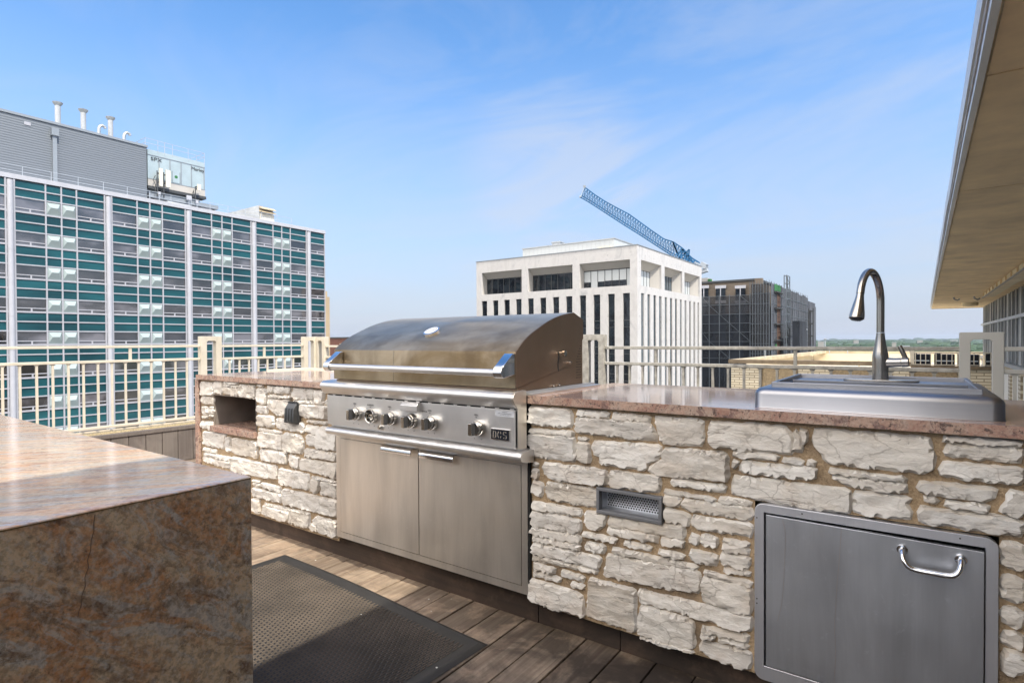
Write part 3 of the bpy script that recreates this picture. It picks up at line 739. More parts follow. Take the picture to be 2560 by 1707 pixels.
# outlet cover
oc = thing('outlet_cover', 'small black weatherproof outlet cover on the left stone counter', 'outlet cover', (-2.92, YS, .77))
mb = MB(); mb.prism([(YS-.004, .838), (YS-.016, .836), (YS-.040, .800), (YS-.046, .722), (YS-.004, .717)], 'X', -2.968, -2.878)
mb.build('lid', 'black_plastic', oc, bevel=.006, seg=3)
MB().box(-2.974, -2.872, YS-.012, YS+.004, .712, .842).tube([(-2.97, YS-.014, .838), (-2.876, YS-.014, .838)], .005, 8).build('back_plate', 'black_plastic', oc, bevel=.002)
mb = MB()
for xx in (-2.950, -2.923, -2.896): mb.prism([(YS-.0445, .73), (YS-.050, .735), (YS-.042, .805), (YS-.036, .806)], 'X', xx-.004, xx+.004)
mb.build('rib', 'black_plastic', oc)

# ================================================================== GRILL
gr = thing('gas_grill', 'large stainless steel built-in gas grill with a domed, heat-tarnished hood', 'grill', (-1.9, 1.95, .7))
PX0, PX1 = -2.507, -1.288
mb = MB().box(PX0, PX1, 1.85, 1.875, .757, .910)
mb.box(PX0, PX1, 1.875, YC-.002, .745, .965)
mb.build('control_panel', 'steel_panel', gr, bevel=.002)
# slotted gap under the lip
mb = MB().box(PX0+.01, PX1-.006, 1.8488, 1.8495, .9105, .9165)
g1 = mb.build('vent_slot', 'black_gap', gr)
mb = MB()
for i in range(16):
    xx = PX0+.05+i*.0755; mb.box(xx, xx+.020, 1.8478, 1.8486, .911, .9150)
mb.build('tab', 'steel_panel', g1)
# lip
prof = [(1.849, .9175), (1.833, .935), (1.822, .950)]+[(1.846-.026*math.cos(t), .958+.026*math.sin(t)) for t in [x_*.16 for x_ in range(0, 10)]]+[(1.862, .985), (1.905, .987), (1.905, .9175)]
MB().prism(prof, 'X', -2.528, -1.300).build('front_lip', 'steel_panel', gr, ang=28)
prof2 = [(1.850, .915)]+[(1.832, .933), (1.820, .950)]+[(1.846-.028*math.cos(t), .958+.028*math.sin(t)) for t in [x_*.16 for x_ in range(0, 10)]]+[(1.90, .9875), (1.912, .985), (1.912, .75), (1.850, .753)]
MB().prism(prof2, 'X', -1.2995, -1.2865).build('side_plate', 'steel_door', gr, bevel=.001, seg=1)
# flange lying on the granite
mb = MB().box(-1.300, -1.262, 1.916, 2.53, ZT+.0005, ZT+.007).box(-1.300, -1.296, 1.916, 2.53, ZT+.007, ZT+.016).box(-2.49, -2.455, 1.916, 2.53, ZT+.0005, ZT+.007).box(-2.455, -1.30, 2.43, 2.53, ZT+.0005, ZT+.007)
mb.build('flange', 'steel_panel', gr, bevel=.001, seg=1)
# fire box under the hood
HX0, HX1 = -2.455, -1.300
mb = MB().prism([(1.876, .975), (2.425, .975), (2.425, 1.200), (2.36, 1.185), (2.29, 1.085), (1.876, .998)], 'X', HX0+.006, HX1-.004)
mb.box(HX0+.002, HX1-.002, 1.868, 1.874, .985, .994)
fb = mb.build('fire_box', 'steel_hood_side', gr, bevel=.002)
mb = MB()
for r0 in range(13):
    for c0 in range(4):
        y = 2.362+.013*c0+(.0065 if r0 % 2 else 0); z = 1.012+r0*.0125
        if z > 1.19-(2.425-y)*1.6+.02: continue
        mb.add([(HX1-.0034, y+.0036*math.cos(t*math.pi/3), z+.0030*math.sin(t*math.pi/3)) for t in range(6)], [tuple(range(6))])
mb.build('perforation', 'black_gap', fb)
for y in (2.143, 2.193): MB().tube([(HX1-.004, y, .989), (HX1+.004, y, .989), (HX1+.0041, y, .989), (HX1+.010, y, .989)], [.0055, .0055, .003, .003], 8).build('bolt', 'chrome_worn', fb)
# hood
front = [(1.855, .997), (1.8545, 1.05), (1.855, 1.10), (1.8565, 1.146)]
arc = catmull([(1.8565, 1.146), (1.909, 1.186), (1.957, 1.213), (2.007, 1.235), (2.112, 1.276), (2.224, 1.305), (2.333, 1.320)], 7)
hood_prof = front[:-1]+arc+[(2.424, 1.289), (2.425, 1.198), (2.284, 1.071)]
nH = len(hood_prof)
mb = MB(); mb.prism(hood_prof, 'X', HX0+.004, HX1-.004, 0)
hood = mb.build('hood', 'steel_hood', gr, ang=26)
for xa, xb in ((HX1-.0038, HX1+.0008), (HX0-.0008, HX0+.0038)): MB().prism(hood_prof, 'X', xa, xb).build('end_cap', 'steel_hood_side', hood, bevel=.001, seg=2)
mb = MB(); mb.prism([(1.8535, .999), (1.8527, 1.004), (1.8527, 1.143), (1.8548, 1.145)], 'X', HX0+.008, HX1-.008)
# slot and its bolts on the right end
mb = MB(); sl = catmull([(2.185, 1.140), (2.190, 1.118), (2.184, 1.085), (2.187, 1.052)], 5)
mb.add([(HX1+.0014, y-.0050, z) for y, z in sl]+[(HX1+.0014, y+.0055, z) for y, z in sl], [(i, i+1, i+1+len(sl), i+len(sl)) for i in range(len(sl)-1)])
mb.build('slot', 'black_gap', hood)
MB().tube([(HX1, 2.196, 1.132), (HX1+.022, 2.196, 1.132), (HX1+.0221, 2.196, 1.132), (HX1+.034, 2.196, 1.132)], [.006, .006, .0125, .0135], 16).build('bolt', 'chrome_worn', hood)
MB().tube([(HX1, 2.276, 1.087), (HX1+.012, 2.276, 1.087), (HX1+.0121, 2.276, 1.087), (HX1+.020, 2.276, 1.087)], [.0065, .0065, .004, .004], 8).build('bolt', 'chrome_worn', hood)
# seam and scratch line down the front
MB().box(-2.008, -2.0065, 1.8533, 1.8539, 1.0, 1.146).build('weld_seam', 'chrome_worn', hood)
# thermometer on the hood's slope
tp = Vector((-1.885, 1.990, 1.2295)); nrm = Vector((0, -.46, .89)).normalized()
mb = MB(); mb.tube([tp-nrm*.004, tp+nrm*.010, tp+nrm*.012], [.041, .041, .037], 32)
th_ = mb.build('thermometer', 'chrome', hood)
mb = MB(); mb.tube([tp+nrm*.0122, tp+nrm*.0126], .0345, 32); mb.build('dial', 'sticker_white', th_)
mb = MB()
e1 = Vector((1, 0, 0)); e2 = nrm.cross(e1)
for k in range(24):
    a_ = k/24*2*math.pi
    if 4.2 < a_ < 5.2: continue
    p1 = tp+nrm*.0131+(e1*math.cos(a_)+e2*math.sin(a_))*.024; p2 = tp+nrm*.0131+(e1*math.cos(a_)+e2*math.sin(a_))*.030
    mb.obox(p1, p2, .0013, .0003, nrm)
mb.obox(tp+nrm*.0134, tp+nrm*.0134+e1*.022+e2*.004, .0016, .0004, nrm)
mb.build('marking', 'ink', th_)
# handle
hb = MB().tube([(-2.385, 1.780, 1.0645), (-1.335, 1.780, 1.0625)], .0145, 24)
hbo = hb.build('handle', 'steel_panel', hood)
for xa, xb in ((-2.418, -2.378), (-1.345, -1.303)):
    mb = MB(); bp = [(1.8535, 1.138), (1.838, 1.1375), (1.765, 1.083)]+[(1.781-.022*math.cos(t), 1.0625-.022*math.sin(t)) for t in (-.5, -.2, .2, .6, 1.0, 1.4)]+[(1.8535, 1.052)]
    mb.prism(bp, 'X', xa, xb); mb.build('bracket', 'chrome', hbo, bevel=.003, seg=3)
# knobs
def knob(px, py, full=True):
    c = at(px, py, 'Y', 1.836); x, z = c.x, c.z
    mb = MB().tube([(x, 1.8498, z), (x, 1.830, z), (x, 1.826, z)], [.0330, .0325, .030], 32)
    if not full:
        mb = MB(); mb.lathe_y(x, z, [(1.8498, .0335), (1.824, .0335), (1.821, .0315), (1.8225, .0290), (1.842, .0262)], 36)
        b = mb.build('knob_bezel', 'chrome_worn', gr); MB().tube([(x, 1.8496, z), (x, 1.843, z)], .0268, 24).build('bezel_cup', 'chrome_worn', b)
        MB().lathe_y(x, z, [(1.843, .0125), (1.828, .0110), (1.826, .0095), (1.8265, .0055), (1.838, .0045), (1.838, .0001)], 18).build('stem', 'chrome_worn', b)
        MB().lathe_y(x, z, [(1.8425, .0262), (1.8424, .0150)], 28).build('cup_shadow', 'knob_dark', b)
        mb = MB()
        for a_ in (.6, 2.7, 4.4): mb.tube([(x+.018*math.cos(a_), 1.843, z+.018*math.sin(a_)), (x+.018*math.cos(a_), 1.838, z+.018*math.sin(a_))], .0035, 8)
        mb.build('screw', 'chrome', b)
        b['label'] = 'knob bezel left open, its knob missing'
        return
    b = mb.build('knob', 'chrome_worn', gr)
    MB().tube([(x, 1.8258, z), (x, 1.813, z), (x, 1.810, z)], [.0275, .0265, .024], 28).build('body', 'chrome_worn', b)
    # the upright bar grip: flat chrome nose, dark faces
    pr = [(x-.0095, .0), (x+.0095, .0)]
    mb = MB().box(x-.0098, x+.0098, 1.786, 1.8105, z-.0265, z+.0265)
    mb.build('grip', 'knob_dark', b, bevel=.004, seg=3)
    MB().box(x-.0088, x+.0088, 1.7835, 1.7872, z-.0245, z+.0245).build('grip_face', 'chrome_worn', b, bevel=.0015)
KN = []
def R2(x_, y_): return 840+x_*.11479, 980+y_*.11479
for i, (a, b) in enumerate([(430, 470), (770, 520), (1190, 570), (1625, 628), (2065, 672)]):
    px, py = R2(a, b); knob(px, py, i != 1); KN.append(at(px, py, 'Y', 1.85))
px, py = 1040+1205*.12755, 980+705*.12755; knob(px, py); KN.append(at(px, py, 'Y', 1.85))
# igniter box
mb = MB().prism([(1.8495, .912), (1.835, .909), (1.822, .895), (1.822, .870), (1.8495, .868)], 'X', -1.932, -1.824)
mb.build('igniter_cover', 'steel_panel', gr, bevel=.002)
c = at(840+965*.11479, 980+765*.11479, 'Y', 1.845)
MB().tube([(c.x, 1.8498, c.z), (c.x, 1.838, c.z)], [.0125, .011], 16).tube([(c.x, 1.838, c.z), (c.x, 1.833, c.z)], .0065, 12).build('igniter_button', 'chrome_worn', gr)
# printed words
mb = MB(); yy = 1.8494
for i, w_ in enumerate(['GRILL', 'ROTISSERIE', 'GRILL', None, 'GRILL', 'GRILL']):
    k_ = KN[i]
    if w_:
        text_into(mb, w_, .0095, (k_.x-.006, yy, .8765), ext=.0002); text_into(mb, 'OFF', .0062, (k_.x-.006, yy, .8665), ext=.0002)
    text_into(mb, 'HI', .006, (k_.x-.016, yy, .7765), ext=.0002); text_into(mb, 'LO', .006, (k_.x+.022, yy, .7765), ext=.0002)
text_into(mb, 'SMOKER', .0088, (-1.822+.02, yy, .8705), ext=.0002)
mb.build('printed_words', 'ink', gr, smooth=False)
st = MB().box(-1.400, -1.306, 1.8492, 1.8499, .880, .9035).build('sticker', 'sticker_white', gr)
mb = MB(); text_into(mb, 'WARNING', .0056, (-1.352, 1.8489, .8985), ext=.0001)
text_into(mb, 'OPEN HOOD BEFORE LIGHTING', .0046, (-1.352, 1.8489, .8920), ext=.0001); text_into(mb, 'SEE USE AND CARE MANUAL', .0036, (-1.352, 1.8489, .8862), ext=.0001)
mb.build('words', 'ink_grey', st, smooth=False)
bd = MB().box(-1.420, -1.326, 1.8440, 1.8499, .7825, .8295).build('badge', 'chrome', gr, bevel=.001, seg=1)
MB().box(-1.4165, -1.3295, 1.8430, 1.8439, .786, .826).build('badge_plate', 'badge_black', bd)
mb = MB()
# stencil letters D C S built of upright bars and arcs
def bar(x0, x1, z0, z1): mb.box(x0, x1, 1.8421, 1.8429, z0, z1)
def arcb(cx, cz, rx, rz, a0, a1, w, n=8):
    vi = []
    for i in range(n+1):
        a = R(a0+(a1-a0)*i/n)
        vi += [(cx+rx*math.cos(a), 1.8424, cz+rz*math.sin(a)), (cx+(rx-w)*math.cos(a), 1.8424, cz+(rz-w)*math.sin(a))]
    mb.add(vi, [(2*i, 2*i+1, 2*i+3, 2*i+2) for i in range(n)])
zc = .806; hh = .0150
bar(-1.4085, -1.4035, zc-hh, zc+hh)
mb.add([(-1.401, 1.8424, zc+hh), (-1.3965, 1.8424, zc+hh), (-1.3905, 1.8424, zc+hh*.6), (-1.3905, 1.8424, zc-hh*.6), (-1.3965, 1.8424, zc-hh), (-1.401, 1.8424, zc-hh), (-1.3960, 1.8424, zc-hh*.5), (-1.3960, 1.8424, zc+hh*.5)], [(0, 1, 7), (1, 2, 3, 6, 7), (3, 4, 5, 6)])
arcb(-1.3745, zc, .0110, hh, 108, 252, .0048); arcb(-1.3722, zc, .0085, hh, 20, 76, .0045, 4); arcb(-1.3722, zc, .0085, hh, 284, 340, .0045, 4)
arcb(-1.3475, zc+.0068, .0090, .0082, 100, 262, .0042); arcb(-1.3455, zc+.0068, .0075, .0082, 20, 80, .0038, 4)
arcb(-1.3455, zc-.0068, .0090, .0082, -80, 82, .0042); arcb(-1.3475, zc-.0068, .0075, .0082, 200, 260, .0038, 4)
mb.build('badge_letters', 'badge_letter', bd, smooth=False)

# ---- grill cabinet doors
gc = thing('grill_cabinet', 'stainless two-door cabinet front below the gas grill', 'cabinet', (-1.9, 1.95, .12))
CX0, CX1, CZ0, CZ1 = -2.535, -1.293, .138, .690
DX = (-2.499, -1.9185, -1.9145, -1.325); DZ = (.1715, .672)
mb = MB().box(CX0, DX[0]-.002, 1.925, 1.955, CZ0, CZ1).box(DX[3]+.002, CX1, 1.925, 1.955, CZ0, CZ1)
mb.box(DX[0]-.002, DX[3]+.002, 1.925, 1.955, CZ0, DZ[0]-.002).box(DX[0]-.002, DX[3]+.002, 1.925, 1.955, DZ[1]+.002, CZ1)
cf = mb.build('frame', 'steel_door', gc)
MB().box(CX0+.01, CX1-.01, 1.958, 2.60, .12, .74).build('carcass', 'black_gap', gc)
tray = [(1.930, .692), (1.870, .700), (1.850, .7045), (1.836, .712), (1.830, .724), (1.834, .736), (1.846, .743), (1.930, .746)]
MB().prism(tray, 'X', -2.500, -1.262).build('drip_tray_front', 'steel_panel', gc, ang=50)
MB().box(-2.49, -1.30, 1.90, 1.98, .746, .757).build('shadow_gap', 'black_gap', gc)
for xa, xb, ha, hb_ in ((DX[0], DX[1], -2.148, -1.942), (DX[2], DX[3], -1.886, -1.676)):
    d = MB().box(xa, xb, 1.9235, 1.945, DZ[0], DZ[1]).build('door', 'steel_door', gc, bevel=.0012, seg=1)
    hp = [(1.9234, .678), (1.912, .678), (1.902, .674), (1.896, .666), (1.894, .655), (1.894, .645), (1.8965, .645), (1.8965, .655), (1.899, .664), (1.904, .671), (1.912, .6745), (1.9234, .6745)]
    MB().prism(hp, 'X', ha, hb_).build('handle', 'chrome', d, ang=50)

MB().box(-1.300, -1.2832, 1.928, 2.60, .12, .962).build('side_filler', 'black_gap', gc)
MB().box(-2.56, -2.50, 1.965, 2.60, .12, .93).build('side_filler', 'black_gap', gc)
# ================================================================== ACCESS DOOR
ad = thing('access_door', 'stainless access door with chrome pull, in a rounded frame under the sink', 'cabinet door', (-.115, YS, .12))
def rrect(x0, x1, z0, z1, r, n=6):
    out = []
    for cx, cz, a0 in ((x1-r, z1-r, 0), (x0+r, z1-r, 90), (x0+r, z0+r, 180), (x1-r, z0+r, 270)):
        for k in range(n+1): a = R(a0+90*k/n); out.append((cx+r*math.cos(a), cz+r*math.sin(a)))
    return out
ox0, ox1, oz0, oz1 = -.4125, .184, .104, .667; ix0, ix1, iz0, iz1 = -.384, .1575, .150, .640
outer = rrect(ox0, ox1, oz0, oz1, .026); inner = rrect(ix0, ix1, iz0, iz1, .0015)
mb = MB(); n = len(outer); yf = YS-.016; yb = YS+.01
vs = [(x, yf, z) for x, z in outer]+[(x, yf, z) for x, z in inner]+[(x, yb, z) for x, z in outer]+[(x, yb, z) for x, z in inner]
fs = []
for i in range(n):
    j = (i+1) % n; fs += [(i, j, n+j, n+i), (i, 2*n+i, 2*n+j, j), (n+i, n+j, 3*n+j, 3*n+i), (2*n+i, 3*n+i, 3*n+j, 2*n+j)]
mb.add(vs, fs); mb.build('frame', 'steel_frame', ad, bevel=.0015)
MB().box(ix0-.004, ix1+.004, YS+.014, YS+.30, iz0-.01, iz1+.01).build('box_interior', 'black_gap', ad)
# panel leans out a little at its top corner
mb = MB(); y0 = YS-.018
P = [(-.3775, y0, .1535), (.1545, y0, .1535), (.1545, y0-.010, .6315), (-.3775, y0-.003, .6355)]
vs = P+[(x, y+.017, z) for x, y, z in P]
mb.add(vs, [(0, 1, 2, 3), (7, 6, 5, 4), (0, 4, 5, 1), (1, 5, 6, 2), (2, 6, 7, 3), (3, 7, 4, 0)])
dp = mb.build('door', 'steel_access', ad, bevel=.0012, seg=2)
hp = catmull([(-.022, y0-.005, .603), (-.022, y0-.026, .597), (-.017, y0-.040, .580), (.0, y0-.045, .5655), (.043, y0-.046, .5635), (.085, y0-.045, .5655), (.101, y0-.041, .580), (.106, y0-.028, .598), (.106, y0-.006, .604)], 6)
MB().tube(hp, [.0092]*6+[.0072]*(len(hp)-12)+[.0092]*6, 14).tube([(-.022, y0-.004, .603), (-.022, y0-.012, .6015)], .0135, 16).tube([(.106, y0-.006, .604), (.106, y0-.015, .6025)], .0135, 16).build('handle', 'chrome', dp)
simple('water_run', (.60, .56, .54), .36, .9)
def onz(x, z): return y0-.003-.007*(x+.3775)/.532*(z-.15)/.48-.0012
for pts_ in ([(254,190),(272,260),(280,330),(276,480),(266,700),(255,860),(235,960),(215,1040)], [(752,265),(745,360),(730,560),(712,760),(700,960),(692,1100),(700,1260),(698,1400),(690,1560)]):
    mb = MB(); L_ = [at(1880+a*.2979, 1240+b*.2979, 'Y', y0-.004) for a, b in pts_]; L_ = catmull([(p.x, p.z) for p in L_], 4)
    mb.add([(x-.0006, onz(x, z), z) for x, z in L_]+[(x+.0006, onz(x, z), z) for x, z in L_], [(i, i+1, i+1+len(L_), i+len(L_)) for i in range(len(L_)-1)]); mb.build('water_run', 'water_run', dp)
mb = MB()
for x_, z_ in ((-.275, .655), (.105, .655), (-.405, .62), (-.405, .36), (-.405, .345)): mb.tube([(x_, yf-.0006, z_), (x_, yf+.001, z_)], .0022, 8)
mb.build('screw_hole', 'black_gap', ad)

# ================================================================== SINK
sk = thing('drop_in_sink', 'stainless drop-in bar sink set on the right granite counter', 'sink', (-.113, 2.3, ZT))
sx0, sx1, sy0, sy1 = -.432, .206, 1.990, 2.640
def ring_sweep(mb, outl, steps, close_top=None):
    """stack of loops"""
    loops = [[(x, y, z) for x, y in rrect(sx0+d, sx1-d, sy0+d, sy1-d, max(.004, .030-d*.4), 6)] for d, z in steps]
    n = len(loops[0]); vs = [p for L in loops for p in L]; fs = []
    for a in range(len(loops)-1):
        for i in range(n): j = (i+1) % n; fs.append((a*n+i, a*n+j, (a+1)*n+j, (a+1)*n+i))
    mb.add(vs, fs); return n, loops
mb = MB()
n, L = ring_sweep(mb, None, [(-.0015, ZT+.0005), (0, ZT+.004), (.0, ZT+.044), (.0025, ZT+.053), (.008, ZT+.060), (.015, ZT+.0635), (.040, ZT+.066), (.046, ZT+.067)])
mb.build('rim', 'steel_sink', sk, ang=60)
# flat deck plate inside, with the bowl's opening
b0 = (sx0+.046, sx1-.046, sy0+.046, sy1-.046); bz = ZT+.067
bx0, bx1, by0, by1 = -.370, .148, 2.074, 2.360
mb = MB(); o4 = [(b0[0], b0[2]), (b0[1], b0[2]), (b0[1], b0[3]), (b0[0], b0[3])]; i4 = [(bx0, by0), (bx1, by0), (bx1, by1), (bx0, by1)]
vs = [(x, y, bz) for x, y in o4+i4]+[(x, y, bz-.16) for x, y in i4]
mb.add(vs, [(0, 1, 5, 4), (1, 2, 6, 5), (2, 3, 7, 6), (3, 0, 4, 7), (4, 5, 9, 8), (5, 6, 10, 9), (6, 7, 11, 10), (7, 4, 8, 11), (8, 9, 10, 11)])
bo = mb.build('bowl', 'steel_sink', sk, smooth=False)
mb = MB()   # raised ledge running round, and the inner ledge at the bowl
def ledge(x0, x1, y0, y1, w, z0, z1):
    mb.box(x0, x1, y0, y0+w, z0, z1).box(x0, x1, y1-w, y1, z0, z1).box(x0, x0+w, y0+w, y1-w, z0, z1).box(x1-w, x1, y0+w, y1-w, z0, z1)
ledge(sx0+.045, sx1-.045, sy0+.060, sy1-.035, .012, bz-.004, bz+.015)
mb.build('ledge', 'steel_sink', sk, bevel=.002)
mb = MB().box(bx0, bx1, by1-.002, by1+.004, bz-.001, bz+.005); mb.build('inner_ledge', 'steel_sink', bo, bevel=.001, seg=1)
# oval base plate of the faucet, on the sink deck
fc = thing('faucet', 'tall brushed gooseneck faucet with pull-down spray head behind the sink', 'faucet', (-.095, 2.48, bz))
FX, FY = -.0975, 2.49
mb = MB(); n = 40; e = []
for k in range(n):
    a = 2*math.pi*k/n; ca = math.cos(a); sa = math.sin(a)
    e.append((FX+.118*math.copysign(abs(ca)**.75, ca), FY-.005+.030*math.copysign(abs(sa)**.8, sa)))
mb.prism(e, 'Z', bz+.0005, bz+.0075); mb.build('base_plate', 'steel_faucet', fc, bevel=.002)
pr = [(0, .0262), (.02, .0260), (.055, .0255), (.075, .0262), (.09, .0255), (.105, .0225), (.13, .0180), (.16, .0142), (.172, .0133)]
MB().tube([(FX, FY, bz+.0076+z) for z, r__ in pr], [r__ for z, r__ in pr], 32).build('body', 'steel_faucet', fc)
zb = bz+.181
hd = at(2145, 791, 'Y', 2.30)      # where the spray head ends
top = 1.428
pts = [(FX, FY, zb), (FX, FY, 1.25), (FX, FY, 1.325)]
hx, hy = hd.x+.006, 2.315
for k in range(1, 13):
    a = math.pi*k/12*.93; t = (1-math.cos(a))/2; s_ = math.sin(a)
    pts.append((FX+(hx-FX)*t*1.02, FY+(hy-FY)*t*1.02, 1.325+.105*s_))
e0 = Vector(pts[-1]); 
pts = [pts[0]]+catmull([Vector(p)[:] for p in pts[1:]], 3)
MB().tube(pts, .0128, 24).build('spout', 'steel_faucet', fc)
dn = (Vector(pts[-1])-Vector(pts[-2])).normalized(); dn = (dn+Vector((-.10, -.10, -.6))).normalized()
h0 = Vector(pts[-1]); ln = (h0.z-1.262)/abs(dn.z)
hs = [(0, .0122), (.003, .0122), (.02, .0138), (.05, .0185), (.075, .0222), (.092, .0238), (.100, .0236)]
q = ln/.100
sh = MB().tube([h0+dn*(a*q+.0012) for a, r__ in hs], [r__ for a, r__ in hs], 32).build('spray_head', 'steel_faucet', fc)
hb0 = h0+dn*(.1*q+.0014)
mb = MB().tube([hb0, hb0+dn*.004], [.0225, .0185], 28)
e1 = dn.orthogonal().normalized(); e2 = dn.cross(e1)
for k in range(14):
    for rd in (.008, .014):
        a = k/14*2*math.pi; c_ = hb0+dn*.003+(e1*math.cos(a)+e2*math.sin(a))*rd; mb.tube([c_, c_+dn*.0045], [.0014, .0009], 6)
mb.build('nozzles', 'black_plastic', sh)
lz = bz+.070
mb = MB().tube([(FX+.010, FY, lz), (FX+.045, FY-.004, lz+.001), (FX+.064, FY-.006, lz+.002)], [.0190, .0165, .0165], 24)
mb.tube([(FX+.0655, FY-.006, lz+.002), (FX+.085, FY-.008, lz+.003), (FX+.088, FY-.008, lz+.003)], [.0175, .0172, .014], 24)
lv = mb.build('valve', 'steel_faucet', fc)
MB().tube([(FX+.078, FY-.008, lz+.012), (FX+.070, FY-.010, lz+.034), (FX+.060, FY-.012, lz+.058), (FX+.058, FY-.012, lz+.062)], [.0085, .0080, .0078, .0068], 16).build('lever', 'steel_faucet', lv)

# ================================================================== ISLAND
il = thing('granite_island', 'brown granite island block, pale and polished on top, in the foreground', 'island', (-1.9, 0, 0))
IX, IY = -.9005, .5125
mb = MB(); mb.box(-3.2, IX-.0205, -1.1, IY, ZT-.035, ZT); mb.prism([(IX-.0203, ZT), (IX-.0028, ZT), (IX-.0008, ZT-.0008), (IX, ZT-.0024), (IX, ZT-.0030), (IX-.0203, ZT-.022)], 'Y', -1.1, IY)
mb.build('top_slab', 'island_top', il)
MB().box(IX-.020, IX, -1.1, IY, 0, ZT-.0035).build('end_panel', 'island_end', il)
MB().box(-3.18, IX-.021, -1.06, IY-.02, 0, ZT-.036).build('core', 'mortar', il)
simple('seam_glue', (.16, .10, .03), .4)
MB().box(IX-.0006, IX+.0004, -1.1, IY, ZT-.0036, ZT-.0022).build('joint', 'seam_glue', il)
# crack in the end panel
mb = MB(); cp = [at(0+a*.5527, 1100+b*.5527, 'X', IX+.0004) for a, b in ((430, 335), (424, 372), (425, 410), (412, 455), (410, 500), (396, 540), (400, 575), (384, 620), (386, 660), (371, 700), (368, 745), (356, 775), (352, 800))]
for i in range(len(cp)-1):
    a, b = cp[i], cp[i+1]; w0 = .0005
    mb.add([(a.x, a.y-w0, a.z), (a.x, a.y+w0, a.z), (b.x, b.y+w0, b.z), (b.x, b.y-w0, b.z)], [(0, 1, 2, 3)])
simple('crack_fill', (.17, .11, .07), .5)
mb.build('crack', 'crack_fill', il)

# ================================================================== MAT
mt = thing('floor_mat', 'ribbed black rubber floor mat lying on the deck before the grill', 'mat', (-2.1, 1.3, 0))
c0 = Vector((-2.852, 1.818)); c1 = Vector((-1.351, 1.742)); ux = (c1-c0).normalized(); uy = Vector((ux.y, -ux.x)); ML, MW = (c1-c0).length, .92
def MP(u, v, z):
    wv = .012*math.sin(u*3.1)*max(0, 1-v/.25)
    q = c0+ux*u+uy*(v-wv); return (q.x, q.y, z)
mb = MB()
nu = 40
def strip(v0, z0, v1, z1):
    vs = []; 
    for i in range(nu+1): u = ML*i/nu; vs += [MP(u, v0, z0), MP(u, v1, z1)]
    mb.add(vs, [(2*i, 2*i+1, 2*i+3, 2*i+2) for i in range(nu)])
loops = [(0, .002), (.018, .010), (.026, .012), (.030, .0095), (.065, .0085)]
prev = None; vs = []; 
per = []
for d, z in loops+[(.07, .0085)]:
    ring = []
    for i in range(nu+1): ring.append(MP(d+(ML-2*d)*i/nu, d, z))
    for i in range(1, 13): ring.append(MP(ML-d, d+(MW-2*d)*i/12, z))
    for i in range(1, nu+1): ring.append(MP(ML-d-(ML-2*d)*i/nu, MW-d, z))
    for i in range(1, 12): ring.append(MP(d, MW-d-(MW-2*d)*i/12, z))
    per.append(ring)
n = len(per[0]); vs = [p for r_ in per for p in r_]
fs = [(a*n+i, a*n+(i+1) % n, (a+1)*n+(i+1) % n, (a+1)*n+i) for a in range(len(per)-1) for i in range(n)]+[tuple(range((len(per)-1)*n, len(per)*n))]
mb.add(vs, fs); mb.build('border', 'mat_rubber', mt, ang=60)
mb = MB(); pu = .0115; pv = .034; i = 0; u = .075
while u < ML-.07:
    v = .075+(pv/2 if i % 2 else 0)
    while v < MW-.10:
        a, b = u, u+.0052; c_, d_ = v, v+.027; z0, z1 = .0078, .0118
        q = [MP(a, c_, z0), MP(b, c_, z0), MP(b, d_, z0), MP(a, d_, z0), MP(a+.0012, c_+.001, z1), MP(b-.0012, c_+.001, z1), MP(b-.0012, d_-.001, z1), MP(a+.0012, d_-.001, z1)]
        mb.add(q, [(4, 5, 6, 7), (0, 1, 5, 4), (1, 2, 6, 5), (2, 3, 7, 6), (3, 0, 4, 7)]); v += pv
    u += pu; i += 1
mb.build('ridges', 'mat_worn', mt, smooth=False)
# pale crumbs lying about
crl = ['pale crumb on a shaded deck board between the mat and grill, nearest the shadow edge', 'pale crumb on the shaded boards just beyond the mat edge', 'pale crumb on the shaded deck close to the toe board', 'pale crumb on the sunlit deck near the far mat corner', 'largest pale crumb, on the near border of the mat', 'tiny pale crumb near the right corner of the mat', 'pale crumb on the mat ridges at the shadow line']
for (x_, y_, z_, r__) in ((1072, 1497, 0, .006), (1078, 1528, 0, .005), (1128, 1497, 0, .004), (789, 1400, 0, .005), (1092, 1668, .0095, .0065), (1186, 1614, .0095, .003), (903, 1535, .012, .004)):
    p = at(x_, y_, 'Z', z_); mb = MB(); vs = []
    for k in range(6): a = k*math.pi/3; rr_ = r__*random.uniform(.6, 1.1); vs.append((p.x+rr_*math.cos(a), p.y+rr_*math.sin(a), z_+.0006))
    vs.append((p.x, p.y, z_+r__*.6)); mb.add(vs, [(i, (i+1) % 6, 6) for i in range(6)]+[tuple(reversed(range(6)))])
    o = mb.build('crumb', 'chip'); tag(o, crl.pop(0), 'crumb', 'crumbs on the deck and mat')

